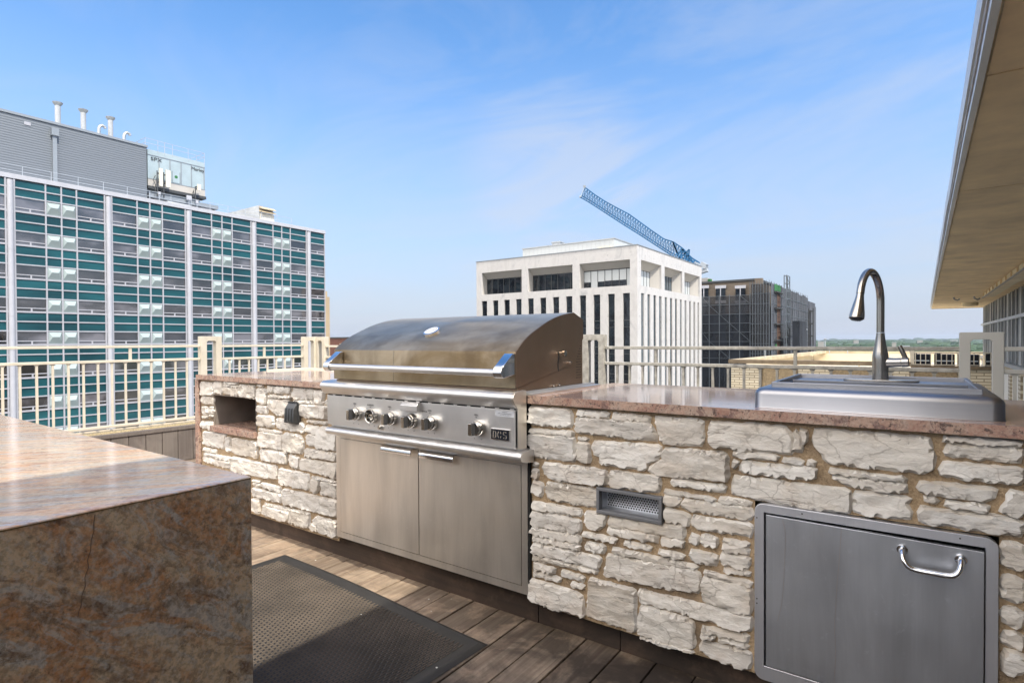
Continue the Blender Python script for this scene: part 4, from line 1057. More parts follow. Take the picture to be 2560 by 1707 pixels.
# ================================================================== PARAPETS
pw = thing('parapet_wall', 'low weathered-board parapet with a gravel ledge under the left railing', 'parapet', (-6.2, 0, 0))
mb = MB(); y = -5.9
while y < 4.45: mb.box(-6.012, -5.992, y+.002, y+.142, 0, .312); y += .145
mb.build('cladding', 'clad_wood', pw, bevel=.002, seg=1)
mb = MB().box(-6.045, -5.978, -6, 4.47, .313, .347); mb.build('cap_board', 'clad_wood', pw, bevel=.002, seg=1)
MB().box(-6.50, -6.015, -6, 4.72, -.02, .330).build('ledge', 'coping_stone', pw)
mb = MB(); rg_ = random.Random(4)
for k in range(9000):
    x = rg_.uniform(-6.29, -6.05); y = rg_.uniform(1.2, 4.6); r_ = rg_.uniform(.004, .009); z = .331+rg_.uniform(0, .004)
    a = rg_.uniform(0, 3); vs = [(x+r_*math.cos(a+i*math.pi/2), y+r_*math.sin(a+i*math.pi/2), z) for i in range(4)]+[(x, y, z+r_*.9)]
    mb.add(vs, [(0, 1, 4), (1, 2, 4), (2, 3, 4), (3, 0, 4)])
gv = mb.build('gravel', 'gravel', pw, smooth=False); gv['kind'] = 'stuff'
pb = thing('parapet_wall', 'low board-faced parapet under the rear railing, behind the stone counters', 'parapet', (0, 4.6, 0))
MB().box(-5.97, 3.2, 4.50, 4.53, 0, .312).build('cladding', 'clad_wood', pb)
MB().box(-6.01, 3.2, 4.53, 4.74, -.02, .345).build('ledge', 'coping_stone', pb)
simple('dark_wall', (.10, .085, .075), .8)
hb = thing('terrace_building', 'pale building whose roof terrace the counters stand on', 'building', (0, -15, -46))
MB().box(-6.5, 45, -45, 4.74, -46, -.14).build('wall', 'dark_wall', hb)
mb = MB()
for k in range(13):
    for y in range(-42, 4, 4): mb.box(-6.53, -6.495, y, y+2.4, -3.5*k-3.3, -3.5*k-1.5)
hw = mb.build('windows', 'dark_pane', hb); hw['kind'] = 'stuff'

# ================================================================== RAILINGS
# the U-shaped posts, rails and balusters of one run: u is the run's own direction
def rail_run(name, label, mat, P0, d, L0, L1, ztop, zmid, zbot, sp, off, posts=(), tall=()):
    d = Vector(d); nv = Vector((-d.y, d.x))
    t = thing(name, label, 'railing', (P0[0]+d.x*L0, P0[1]+d.y*L0, .34))
    def W(u, w, z): return (P0[0]+d.x*u+nv.x*w, P0[1]+d.y*u+nv.y*w, z)
    def bx(mb, u0, u1, w0, w1, z0, z1):
        vs = [W(u, w, z) for z in (z0, z1) for w in (w0, w1) for u in (u0, u1)]
        mb.add(vs, [(0, 2, 3, 1), (4, 5, 7, 6), (0, 1, 5, 4), (2, 6, 7, 3), (0, 4, 6, 2), (1, 3, 7, 5)])
    for nm, z0, z1 in (('top_rail', ztop-.026, ztop), ('mid_rail', zmid-.026, zmid), ('bottom_rail', zbot-.026, zbot)):
        mb = MB(); bx(mb, L0, L1, -.019, .019, z0, z1); mb.build(nm, mat, t, bevel=.004, seg=2)
    u = off; ck = 0
    while u < L1-.02:
        if u > L0+.02:
            mb = MB(); bx(mb, u-.0085, u+.0085, -.0085, .0085, zbot, zmid-.026)
            for sgn in (-1, 1):       # small weld gussets under the mid rail
                vs = [W(u+sgn*.0085, w, zmid-.026) for w in (-.008, .008)]+[W(u+sgn*.020, w, zmid-.026) for w in (-.008, .008)]+[W(u+sgn*.0085, w, zmid-.040) for w in (-.008, .008)]
                mb.add(vs, [(0, 2, 4), (1, 5, 3), (2, 3, 5, 4), (0, 1, 3, 2)])
            mb.build('baluster', mat, t, smooth=False)
        u += sp
    for u in posts:
        mb = MB(); bx(mb, u-.011, u+.011, -.011, .011, zmid, ztop-.026); mb.build('spacer', mat, t)
    return t
def u_frame(name, label, mat, P0, d, u0, u1, z0, z1, th=.058, leg=.058, bar_=.050, grp=None):
    d = Vector(d); nv = Vector((-d.y, d.x))
    def W(u, w, z): return (P0[0]+d.x*u+nv.x*w, P0[1]+d.y*u+nv.y*w, z)
    c = .014
    outer = [(u0, z0), (u0, z1), (u1, z1), (u1, z0)]
    prof = [(u0, z0), (u0, z1-.004), (u0+.004, z1), (u1-.004, z1), (u1, z1-.004), (u1, z0), (u1-leg, z0), (u1-leg, z1-bar_-c), (u1-leg-c, z1-bar_), (u0+leg+c, z1-bar_), (u0+leg, z1-bar_-c), (u0+leg, z0)]
    mb = MB(); n = len(prof)
    vs = [W(u, -th/2, z) for u, z in prof]+[W(u, th/2, z) for u, z in prof]
    F = [(0, 1, 2, 9, 10, 11), (2, 3, 8, 9), (3, 4, 5, 6, 7, 8)]
    fs = [(i, (i+1) % n, (i+1) % n+n, i+n) for i in range(n)]+[tuple(reversed(f)) for f in F]+[tuple(i+n for i in f) for f in F]
    mb.add(vs, fs); o = mb.build(name, mat, None, bevel=.004, seg=2); tag(o, label, 'post', grp); return o
XL, YR = -6.32, 4.5
zL = .365
rail_run('railing', 'cream painted steel railing along the left edge, before the teal and white block', 'cream_rail', (XL, 0), (0, 1), -5.8, 3.03, 1.160, 1.020, .392, .1153, .0145+.1153*-50, posts=(.52, 2.363, -1.3))
rail_run('railing', 'short cream railing bay between the two hoop posts beyond the left counter', 'cream_rail', (XL, 0), (0, 1), 3.255, 4.30, 1.156, 1.015, .392, .1153, .0145+.1153*-50, posts=(3.78,))
G = 'hoop posts of the terrace railing'
u_frame('railing_post', 'cream hoop post at the left end of the left stone counter', 'cream_rail', (XL, 0), (0, 1), 3.03, 3.255, .335, 1.252, .075, .062, grp=G)
u_frame('railing_post', 'rusty cream hoop post at the corner, facing the teal and white block', 'cream_rail', (XL, 0), (0, 1), 4.30, 4.50, .335, 1.250, .072, .058, grp=G)
u_frame('railing_post', 'cream hoop post turned away at the corner, just left of the grill hood', 'cream_rail', (0, YR), (1, 0), -6.30, -6.10, .335, 1.248, .066, .058, grp=G)
rail_run('railing', 'cream rear railing bay mostly hidden behind the grill hood', 'cream_rail', (0, YR), (1, 0), -6.10, -2.41, 1.141, 1.003, .392, .1155, -6.04, posts=(-4.9, -3.6))
u_frame('railing_post', 'weathered hoop post right behind the grill hood', 'grey_rail', (0, YR), (1, 0), -2.408, -2.192, .335, 1.240, .066, .056, grp=G)
rail_run('railing', 'weathered grey-cream rear railing between the grill and the sink end', 'grey_rail', (0, YR), (1, 0), -2.192, .237, 1.137, 1.001, .392, .1155, -2.082+.0005, posts=(-1.734, -.69))
simple('cream_grey', (.50, .49, .45), .45, 0, .05, 3)
u_frame('railing_post', 'pale grey hoop post behind the right end of the sink', 'cream_grey', (0, YR), (1, 0), .237, .449, .335, 1.227, .05, .054, .045, grp=G)
rail_run('railing', 'pale railing bay right of the last hoop post, running to the fin wall', 'cream_grey', (0, YR), (1, 0), .449, 1.99, 1.137, 1.000, .392, .1155, .50, posts=(1.4,))

# ================================================================== PENTHOUSE WITH THE EAVE
KP = .815; AP = R(-.80)       # it stands a touch askew of the terrace
def rz(mb):
    c, s = math.cos(AP), math.sin(AP); mb.v = [((x*c-y*s)*KP, (x*s+y*c)*KP, EYE+(z-EYE)*KP) for x, y, z in mb.v]; return mb
ph = thing('penthouse', 'long penthouse with a deep overhanging concrete eave and a wall of grey fins', 'building', (3.2, 10, 0))
XE, ZE = .232, 2.81; YE0, YE1 = -7.0, 38.2; XW = 2.42
mb = MB(); ys = []; y = 4.57-3.4*4
while y < YE1-.3: ys.append(y); y += 3.4
ys = [YE0]+[q for q in ys if q > YE0]+[YE1]
for a, b in zip(ys[:-1], ys[1:]): mb.box(XE+.075, 14, a+.012, b-.012, ZE, ZE+.12)
rz(mb).build('soffit', 'soffit', ph)
rz(MB().box(XE+.08, 13.9, YE0, YE1-.1, ZE+.05, ZE+.115)).build('joint_backing', 'black_gap', ph)
rz(MB().box(XE+.9, 14, YE0, YE1, ZE+.122, ZE+.50)).build('roof_slab', 'coping_stone', ph)
# the wavy metal drip edge in front of the slab
def wavy(x0, x1, z0, z1, amp, ph_):
    mb = MB(); n = 90
    vs = []
    for i in range(n+1):
        y = YE0+(YE1-YE0)*i/n; w = amp*noise.noise(Vector((y*.55, ph_, 0)))
        vs += [(x0+w, y, z0+w*.5), (x1+w, y, z0+w*.5), (x1+w, y, z1), (x0+w, y, z1)]
    fs = [(4*i+a, 4*i+(a+1) % 4, 4*i+4+(a+1) % 4, 4*i+4+a) for i in range(n) for a in range(4)]+[(3, 2, 1, 0), (4*n, 4*n+1, 4*n+2, 4*n+3)]
    mb.add(vs, fs); return rz(mb)
wavy(XE+.022, XE+.060, ZE-.012, ZE+.20, .006, 1).build('fascia', 'fascia_metal', ph)
wavy(XE+.012, XE+.020, ZE+.045, ZE+.075, .010, 4).build('drip_bead', 'flashing', ph)
wavy(XE-.002, XE+.011, ZE+.080, ZE+.26, .007, 7).build('gutter_edge', 'fascia_metal', ph)
rz(MB().box(XE+.07, 3, YE1-.03, YE1+.04, ZE-.03, ZE+.2)).build('end_fascia', 'soffit_band', ph)
# ridge band under the soffit with its brackets
XB = 1.70
bnd = rz(MB().box(XB, XB+.30, -6, 26.5, ZE-.14, ZE-.002)).build('beam', 'soffit_band', ph)
y = -5.6
while y < 26.3: rz(MB().box(XB-.035, XB-.002, y, y+.05, ZE-.15, ZE-.02)).build('bracket', 'soffit', bnd); y += 1.13
rz(MB().box(XB-.045, XB-.002, -6, 26.5, ZE-.175, ZE-.152)).build('drip_strip', 'flashing', bnd)
# fins
rz(MB().box(XW+.22, XW+.25, -6.5, 38, .30, ZE-.002)).build('glazing', 'dark_pane', ph)
y = 37.9; k = 0
while y > -6:
    mb = MB(); mb.box(XW-.0, XW+.20, y-.17, y-.11, .30, ZE-.003); mb.box(XW+.02, XW+.21, y-.62, y-.17, .32, ZE-.004)
    f = rz(mb).build('fin', 'fin_grey' if k % 3 else 'fin_light', ph, smooth=False); y -= 1.13; k += 1
rz(MB().box(XW-.07, XW-.004, -6.5, 38.05, 1.83, 1.93)).build('fin_rail', 'fascia_metal', ph)
rz(MB().box(XW-.10, XW+.3, -6.5, 38.1, .18, .30)).build('sill', 'fin_light', ph)
rz(MB().box(XW+.32, 13, -6.8, 37.9, -.4, ZE-.004)).build('wall_core', 'soffit', ph)
# lower wall under the fins, beyond the terrace: white ribbed panels and brick piers
mb = MB(); y = 4.9
while y < 38:
    for j in range(10): mb.box(XW-.02, XW+.02, y+.62+j*.17, y+.62+j*.17+.14, -12, .06)
    y += 2.6
rz(mb).build('ribbed_panel', 'white_rib', ph, smooth=False)
mb = MB(); y = 4.9
while y < 38: mb.box(XW-.05, XW+.3, y, y+.55, -12, .06); y += 2.6
rz(mb).build('brick_pier', 'cream_brick_side', ph, smooth=False)
rz(MB().box(XW+.03, 13, 4.86, 38, -12, .0)).build('lower_wall', 'coping_stone', ph)
rz(MB().box(XW-.08, XW+.3, 4.86, 38.1, .062, .178)).build('string_course', 'coping_stone', ph)
# soffit lamps
for i, (x, y) in enumerate(((.93, 28.2), (1.55, 28.3))):
    mb = MB(); mb.tube([(x, y, ZE-.002), (x, y, ZE-.07), (x+.10, y, ZE-.13), (x+.17, y, ZE-.08)], .035, 8)
    l = rz(mb).build('hook', 'flashing', ph)
mb = MB(); mb.tube([(1.66, 33, ZE-.001), (1.66, 33, ZE-.14), (1.66, 33, ZE-.17)], [.30, .28, .12], 20)
lp = rz(mb).build('soffit_lamp', 'soffit_band', ph); 

# ================================================================== NEIGHBOUR WING WITH THE SUNKEN ROOF
nb_ = thing('brick_wing', 'cream brick wing with a sunken pale roof ringed by a stained coping', 'building', (-2, 30, -12))
WY = 25.0; WX0, WX1 = -6.42, 3.6; ZC1, ZC0 = .333, .178
mb = MB().box(WX0, -.06, WY, WY+.42, ZC0, ZC1-.002); mb.box(-.06, WX1, WY, WY+.42, ZC0-.06, ZC1-.12)
mb.build('front_coping', 'coping_dark', nb_)
YF = 45.5
mb = MB(); mb.add([(WX0, WY+.421, ZC0), (WX0+.6, WY+.421, ZC0), (-5.0, YF, ZC0), (-5.5, YF, ZC0), (WX0, WY+.421, ZC1), (WX0+.6, WY+.421, ZC1), (-5.0, YF, ZC1), (-5.5, YF, ZC1)],
    [(4, 5, 6, 7), (0, 3, 2, 1), (1, 2, 6, 5), (0, 4, 7, 3), (0, 1, 5, 4), (2, 3, 7, 6)])
mb.box(-5.5, WX1, YF+.001, YF+.5, ZC0, ZC1+.001); mb.build('side_coping', 'coping_stone', nb_)
mb = MB().box(WX0+.64, WX1, WY+.44, YF, -.42, -.36); mb.build('sunken_roof', 'roof_pale', nb_)
mb = MB().box(WX0+.63, WX1, YF-.02, YF+.4, -.36, ZC0-.002).box(WX0+.3, WX0+.62, WY+.43, YF, -.36, ZC0-.002); mb.build('inner_wall', 'roof_pale', nb_)
# facade: brick piers and aggregate panels
bays = [(-6.34, -5.12, 'b'), (-5.10, -3.78, 'p'), (-3.76, -2.62, 'b'), (-2.60, -1.32, 'p'), (-1.30, -.10, 'b'), (.02, 1.28, 'p'), (1.30, 3.6, 'b')]
mb = MB(); mp_ = MB()
for a, b, c in bays:
    (mb if c == 'b' else mp_).box(a, b, WY+.16-(.03 if c == 'b' else 0), WY+.6, -12, ZC0-.062)
mb.build('brick_pier', 'cream_brick', nb_); mp_.build('aggregate_panel', 'aggregate', nb_)
mb = MB()
for x in (-5.115, -3.775, -2.615, -1.315): mb.box(x-.02, x+.02, WY+.10, WY+.131, -12, ZC0-.063)
mb.box(-.10, .015, WY+.06, WY+.6, -12, ZC0-.07)
mb.build('joint_strip', 'coping_dark', nb_)
MB().box(WX0+.05, WX1, WY+.62, YF+.45, -12, -.43).box(WX0+.04, WX0+.3, WY+.6, YF, -12, ZC0-.003).build('wing_body', 'cream_brick_side', nb_)
for x in (-5.6, -3.9, -3.0):
    o = MB().tube([(x, WY+3.2 if x < -5 else WY+12, .30), (x, WY+3.2 if x < -5 else WY+12, .72)], .018, 8).build('roof_rod', 'rail_galv'); tag(o, {-5.6: 'thin pale rod at the near left corner of the sunken roof', -3.9: 'thin pale rod behind the coping, middle of the three', -3.0: 'thin pale rod behind the coping, rightmost of the three'}[x], 'rod', 'rods behind the coping')
o = MB().tube([(-2.3, 35, -.36), (-2.3, 35, .02)], .05, 12).tube([(-2.3, 35, .02), (-2.3, 35, .08)], .09, 12).build('vent_pipe', 'roof_pale'); tag(o, 'short pale vent pipe on the sunken roof', 'pipe')
# railing, dark seating and screens on the far roof terrace at its right
tr = thing('railing', 'white baluster railing on the neighbouring roof, seen past the faucet', 'railing', (1, WY+.2, .25))
zt0, zt1 = .235, .66
MB().box(-.10, 3.4, WY+.20, WY+.24, zt1, zt1+.045).build('top_rail', 'cream_rail', tr)
MB().box(-.10, 3.4, WY+.20, WY+.24, zt0, zt0+.03).build('bottom_rail', 'cream_rail', tr)
x = -.08
while x < 3.3:
    wide = abs((x+.08) % 1.95) < .1
    MB().box(x, x+(.13 if wide else .025), WY+.19, WY+.25, zt0, zt1+(.14 if wide else 0)).build('post' if wide else 'baluster', 'cream_rail', tr); x += .15 if not wide else .15
lab = ['dark roof condenser nearest the faucet lever', 'dark roof condenser in the middle of the row', 'dark roof condenser next to the pale hoop post', 'dark roof condenser seen through the hoop post']
for i, x in enumerate((-.05, .66, 1.36, 2.1)):
    u = thing('condenser', lab[i], 'condenser', (x+.3, WY+1.5, .2), 'condensers on the neighbouring roof')
    MB().box(x, x+.60, WY+1.2, WY+1.9, .10, .60).build('cabinet', 'badge_black', u, bevel=.01)
    MB().box(x+.04, x+.56, WY+1.185, WY+1.199, .34, .38).build('band', 'fascia_metal', u)
    MB().box(x+.02, x+.18, WY+1.3, WY+1.6, .60, .68).build('cap', 'badge_black', u)
    MB().box(x+.05, x+.15, WY+1.25, WY+1.8, -.36, .10).box(x+.45, x+.55, WY+1.25, WY+1.8, -.36, .10).build('feet', 'flashing', u)

# ================================================================== TEAL AND WHITE BLOCK (left)
D = 68.0
def LY(t): return t*D
def LZ(t): return EYE+t*D
tb = thing('curtain_wall_block', 'tall slab block with teal spandrels, white mullions and glass pyramids', 'building', (-76, 30, -46))
cols = [.0020, .1168, .2316, .3464, .4627, .5783, .6952]; TEND = .7347
FACE = -D
FL = [.1799-.0457*k for k in range(0, 22)]
ztop = .2231
VIS = 8
MB().box(-84, FACE-.5, LY(-.15), LY(TEND)-.05, -46, LZ(.2231)).build('core', 'beam_dark', tb)
MB().box(FACE-.5, FACE+.16, LY(-.15), LY(TEND)+.1, LZ(.2235), LZ(.2300)).box(-84.1, FACE-.5, LY(-.15), LY(TEND)+.1, LZ(.2235), LZ(.2300)).build('roof_edge', 'column_white', tb, bevel=.03)
fr = [.041, .338, .4956, .653, .960]
mull = MB()
zbase = -46
for b in range(len(cols)):
    c0 = cols[b]; c1 = cols[b+1] if b+1 < len(cols) else None
    P = .1148 if c1 is None else c1-c0
    xs = [c0+P*f for f in fr]
    if c1 is None: xs = [c0+.0046, TEND-.0008]
    for x in xs:
        w = .0009
        mull.box(FACE-.1, FACE+.10, LY(x-w), LY(x+w), zbase, LZ(.2234))
    # round column
    c = MB()
    zz_ = LZ(.2215); ring = [(FACE+.16, LY(c0), zbase), (FACE+.16, LY(c0), zz_-.02)]
    c.tube(ring, .235, 20)
    for k in range(1, 20):
        z = LZ(FL[0]-.0457*k-.006)
        if z > zbase: c.tube([(FACE+.16, LY(c0), z-.03), (FACE+.16, LY(c0), z+.03)], .245, 20)
    c.build('column', 'column_white', tb)
# floor lines
TH_ = .00085
for k, F in enumerate(FL):
    for zc_, th in ((F, .00115), (F-.0133, .00085), (F-.0264, .00085)):
        if LZ(zc_) < zbase+.5: continue
        mull.box(FACE-.1, FACE+.082, LY(-.15), LY(TEND), LZ(zc_-th), LZ(zc_+th))
for zc_ in (.2120, .2001): mull.box(FACE-.1, FACE+.082, LY(-.15), LY(TEND), LZ(zc_-TH_), LZ(zc_+TH_))
mull.build('mullion_grid', 'mullion_white', tb, smooth=False)
# glass skins
rw = random.Random(21)
def teal_band(c0, P, z0, z1, partial, nm='spandrel'):
    mb = MB(); zm = (z0+z1)/2
    a, b = (c0+.0046, c0+P-.0046) if not partial else (c0+.0046, TEND-.001)
    # each sheet bows out a little
    for (q0, q1) in ((z0, zm), (zm, z1)):
        mb.box(FACE-.14, FACE-.015, LY(a), LY(b), LZ(q0)+.05, LZ(q1)-.05)
    mb.build(nm, 'teal_glass', tb, smooth=False)
for b in range(2, len(cols)):
    c0 = cols[b]; part = b == len(cols)-1; P = .1148 if part else cols[b+1]-c0
    teal_band(c0, P, .2001, .2231, part)
    for k in range(VIS): teal_band(c0, P, FL[k]-.0264, FL[k], part)
for b in (0, 1):
    c0 = cols[b]; P = .1148
    teal_band(c0, P, .2001, .2231, False)
    for k in range(VIS): teal_band(c0, P, FL[k]-.0264, FL[k], False)
rest = MB()
for k in range(VIS, 21):
    if LZ(FL[k]-.0264) > zbase: rest.box(FACE-.14, FACE-.015, LY(-.15), LY(TEND-.001), LZ(FL[k]-.0264), LZ(FL[k]))
rest.build('lower_spandrels', 'teal_glass', tb)
rest = MB().box(FACE-.16, FACE-.145, LY(-.15), LY(TEND-.001), zbase, LZ(FL[VIS-1]-.027)); rest.build('lower_glazing', 'window_glass', tb)
def window(a, b, k, lit=False):
    z1 = FL[k]+.0198-.0008 if k else .2001-.0009; z0 = FL[k]+.00115
    mb = MB().box(FACE-.30, FACE-.05, LY(a), LY(b), LZ(z0), LZ(z1)); w = mb.build('window', 'window_glass', tb, smooth=False)
    zr = z0+.0042; m = (a+b)/2
    r = MB().box(FACE-.06, FACE+.03, LY(a), LY(b), LZ(zr-.0006), LZ(zr+.0006)).box(FACE-.06, FACE+.028, LY(m-.0009), LY(m+.0009), LZ(z0), LZ(zr-.0006))
    r.build('transom', 'mullion_white', w, smooth=False)
def pyramid(a, b, k):
    z1 = FL[k]+.0198-.0008 if k else .2001-.0009; z0 = FL[k]+.00115
    y0, y1 = LY(a), LY(b); Z0, Z1 = LZ(z0), LZ(z1); zm = (Z0+Z1)/2+.06; w = y1-y0; x = FACE-.02; h = .34
    vs = [(x, y0, Z0), (x, y1, Z0), (x, y1, Z1), (x, y0, Z1), (x+h, y0+w*.26, zm), (x+h, y1-w*.24, zm), (x-.1, y0, Z0), (x-.1, y1, Z0), (x-.1, y1, Z1), (x-.1, y0, Z1)]
    MB().add(vs, [(0, 1, 5, 4), (1, 2, 5), (2, 3, 4, 5), (3, 0, 4), (6, 9, 8, 7)]).build('glass_pyramid', 'pyramid_glass', tb, smooth=False)
for b in range(1, len(cols)):
    c0 = cols[b]; part = b == len(cols)-1; P = .1148 if part else cols[b+1]-c0
    xs = [c0+P*f for f in fr]; e = .0009
    for k in range(VIS):
        if part: window(c0+.0055, TEND-.0018, k); continue
        if b > 1: window(xs[0]+e, xs[1]-e, k)
        window(xs[3]+e, xs[4]-e, k)
        if b > 1: pyramid(xs[1]+e, xs[2]-e, k); pyramid(xs[2]+e, xs[3]-e, k)
# other side of frame
MB().box(FACE-.30, FACE-.145, LY(-.15), LY(cols[1]+.11), LZ(FL[VIS-1]), LZ(.2231)).build('side_glazing', 'window_glass', tb)
# plant room in ribbed metal
k_ = 1.12; XP = FACE*k_
pr_ = thing('plant_room', 'long grey ribbed-metal plant room on the teal block', 'plant room', (XP-3, 20, 16))
MB().box(XP-9, XP, -12, .4488*D, LZ(.2231), LZ(.3485)).build('wall', 'ribbed_metal', pr_)
MB().box(XP-9.1, XP+.12, -12.1, .4488*D+.12, LZ(.3486), LZ(.3525)).build('roof_trim', 'penthouse_metal', pr_)
mb = MB().box(XP+.02, XP+.55, .3143*D-.28, .3153*D+.28, LZ(.3425)-.9, LZ(.3425)-.1).box(XP+.02, XP+.35, .3143*D-.15, .3153*D+.15, LZ(.23), LZ(.3425)-.9)
mb.build('downpipe', 'penthouse_metal', pr_)
mb = MB().box(XP+.01, XP+.06, .278*D, .286*D, LZ(.337), LZ(.342)); mb.build('small_louvre', 'mullion_white', pr_)
# flues: X a little behind the wall line
flab = ['tall white flue with a flared cap, leftmost above the plant room', 'tall white flue with a flared cap, middle of the three', 'white flue with a flared cap, nearest the cooling tower']
for i, (px, pt, pb) in enumerate(((144, 257, 320), (208, 275, 332), (276, 294, 347))):
    X = XP-2.5; T = at(px, pt, 'X', X); B = at(px, pb+8, 'X', X)
    f = thing('roof_flue', flab[i], 'flue', (T.x, T.y, B.z), 'flues on the plant room')
    MB().tube([(T.x, T.y, LZ(.34)), (T.x, T.y, T.z-.3)], .27, 16).build('pipe', 'pipe_white', f)
    MB().tube([(T.x, T.y, T.z-.35), (T.x, T.y, T.z-.12), (T.x, T.y, T.z)], [.28, .46, .50], 18).build('cap', 'galv', f)
for i, (px, pt, pb) in enumerate(((247, 312, 338), (310, 330, 352))):
    X = XP-2; T = at(px, pt, 'X', X); r_ = .17
    mb = MB().tube([(T.x, T.y, LZ(.34)), (T.x, T.y, T.z-.5), (T.x, T.y+.12, T.z-.15), (T.x, T.y+.35, T.z), (T.x, T.y+.6, T.z-.08), (T.x, T.y+.65, T.z-.28)], r_, 12)
    o = mb.build('gooseneck_vent', 'galv'); tag(o, ['galvanised gooseneck vent between the second and third flues', 'galvanised gooseneck vent right of the third flue'][i], 'vent', 'gooseneck vents on the plant room')
# cooling tower
XC = FACE*1.1252; qc = 1.0716
ct = thing('cooling_tower', 'pale panelled cooling tower with guard rail, right of the plant room', 'cooling tower', (XC-3, 32, 17))
y0, y1 = .4222*D*qc, .5165*D*qc; z0, z1 = LZ(.2640*qc), LZ(.3250*qc)
MB().box(XC-7, XC, y0, y1, z0, z1).build('casing', 'tower_panel', ct)
seams = [at(320+x*.17857, 450, 'X', XC).y for x in (437, 590, 745, 888, 1065)]
mb = MB()
for y in seams: mb.box(XC+.001, XC+.05, y-.05, y+.05, z0+.9, z1-.7)
mb.box(XC+.001, XC+.06, y0, y1, z0+.82, z0+.9).box(XC+.001, XC+.06, y0, y1, z1-.7, z1-.62)
mb.build('seam', 'penthouse_metal', ct)
MB().box(XC+.001, XC+.03, y0, y1, z0, z0+.81).build('base_skirt', 'marble_plain', ct)
MB().box(XC-7.1, XC+.1, y0, y1+.1, z0-.36, z0-.01).build('base_beam', 'beam_dark', ct)
mb = MB(); c = at(320+350*.17857, 320+438*.17857, 'X', XC); text_into(mb, 'SPX', .62, (XC+.06, c.y+.35, c.z), '+X', .01, sx=1.25)
c = at(320+985*.17857, 320+590*.17857, 'X', XC); text_into(mb, 'Marley', .60, (XC+.06, c.y-.1, c.z), '+X', .01)
mb.build('lettering', 'ink', ct, smooth=False)
a = at(320+612*.17857, 320+605*.17857, 'X', XC); b = at(320+728*.17857, 320+785*.17857, 'X', XC)
dd = MB().box(XC+.001, XC+.08, a.y, b.y, b.z, a.z).build('access_panel', 'tower_panel', ct)
mb = MB()
for q in ((a.y, a.y+.06), (b.y-.06, b.y)): mb.box(XC+.081, XC+.12, q[0], q[1], b.z, a.z)
mb.build('edge_trim', 'penthouse_metal', dd)
c = at(320+670*.17857, 320+690*.17857, 'X', XC); MB().tube([(XC+.085, c.y, c.z), (XC+.10, c.y, c.z)], .20, 8).build('green_sign', 'green_sheet', dd)
mb = MB(); zr = LZ(.3425*qc)
gy0, gy1 = .419*D*qc, .5158*D*qc
def rl(p, q, r_=.035): mb.obox(p, q, r_*1.3, r_*1.3)
for z in (zr, zr-.55):
    rl((XC, gy0, z), (XC, gy1, z)); rl((XC, gy0, z), (XC-6.5, gy0, z)); rl((XC, gy1, z), (XC-6.5, gy1, z))
for y in [gy0+(gy1-gy0)*t for t in (0, .2, .31, .44, .71, 1)]: rl((XC, y, z1-.3), (XC, y, zr))
for t in (.33, .66, 1): rl((XC-6.5*t, gy1, z1), (XC-6.5*t, gy1, zr)); rl((XC-6.5*t, gy0, z1), (XC-6.5*t, gy0, zr))
mb.build('guard_rail', 'rail_galv', ct)
# steel dunnage and pipes below the tower
mb = MB().box(XC-6, XC+.3, y0, y1+1.6, z0-1.45, z0-.95).box(XC-6.5, XC-.5, y0, y1-.5, z0-.94, z0-.37)
mb.build('dunnage', 'penthouse_metal', ct)
mb = MB()
for y in (y0+.6, y0+2.2, y0+4.0, y1-.6, y1+1.2): mb.box(XC-.6, XC-.3, y, y+.2, LZ(.2300), z0-1.46)
mb.build('leg', 'beam_dark', ct)
o = MB().tube([(FACE-3, y0-.2, LZ(.2300)+.45), (FACE-3, y0+2.1, LZ(.2300)+.40), (FACE-3, y0+3.4, LZ(.2300)+.12)], .40, 14).build('duct', 'pipe_white'); tag(o, 'fat white roof duct under the cooling tower', 'duct')
# antenna panels
alab = ['narrow cream antenna panel, leftmost on the cooling tower', 'wide cream antenna panel beside the tower access door', 'small cream antenna panel near the right end of the tower']
for i, (xa, xb, ya, yb) in enumerate(((440, 492, 560, 820), (532, 600, 585, 840), (975, 1025, 785, 885))):
    X = XC+1.0; p = at(320+xa*.17857, 320+ya*.17857, 'X', X); q = at(320+xb*.17857, 320+yb*.17857, 'X', X)
    t = thing('antenna_panel', alab[i], 'antenna', (X, (p.y+q.y)/2, q.z), 'antennas by the cooling tower')
    MB().box(X-.2, X, p.y, q.y, q.z, p.z).build('radome', 'antenna_cream', t, bevel=.03)
    m = p.y-.12; MB().tube([(X-.35, m, q.z-1.3), (X-.35, m, p.z-.3)], .07, 8).box(X-.35, X-.2, m, p.y+.1, q.z+.4, q.z+.55).box(X-.35, X-.2, m, p.y+.1, p.z-.7, p.z-.55).build('pole', 'beam_dark', t)
    MB().tube([(X-.45, m-.15, p.z-.9), (X-.5, m-.4, p.z-1.5), (X-.45, m-.15, q.z+.1), (X-.4, m-.25, q.z-.9)], .04, 6).build('cable', 'beam_dark', t)
for i, (xa, xb, ya, yb) in enumerate(((425, 460, 890, 935), (825, 895, 940, 1015), (955, 988, 1005, 1060))):
    X = XC+.9; p = at(320+xa*.17857, 320+ya*.17857, 'X', X); q = at(320+xb*.17857, 320+yb*.17857, 'X', X)
    t = thing('junction_box', ['small white box hanging under the left antennas', 'white equipment box on the roof rail under the tower', 'small white box under the right antenna'][i], 'box', (X, p.y, q.z), 'boxes under the cooling tower')
    MB().box(X-.25, X, p.y, q.y, q.z, p.z).build('case', 'column_white', t, bevel=.02); MB().tube([(X-.12, (p.y+q.y)/2, LZ(.2300)-.1), (X-.12, (p.y+q.y)/2, q.z)], .05, 8).build('stem', 'rail_galv', t)
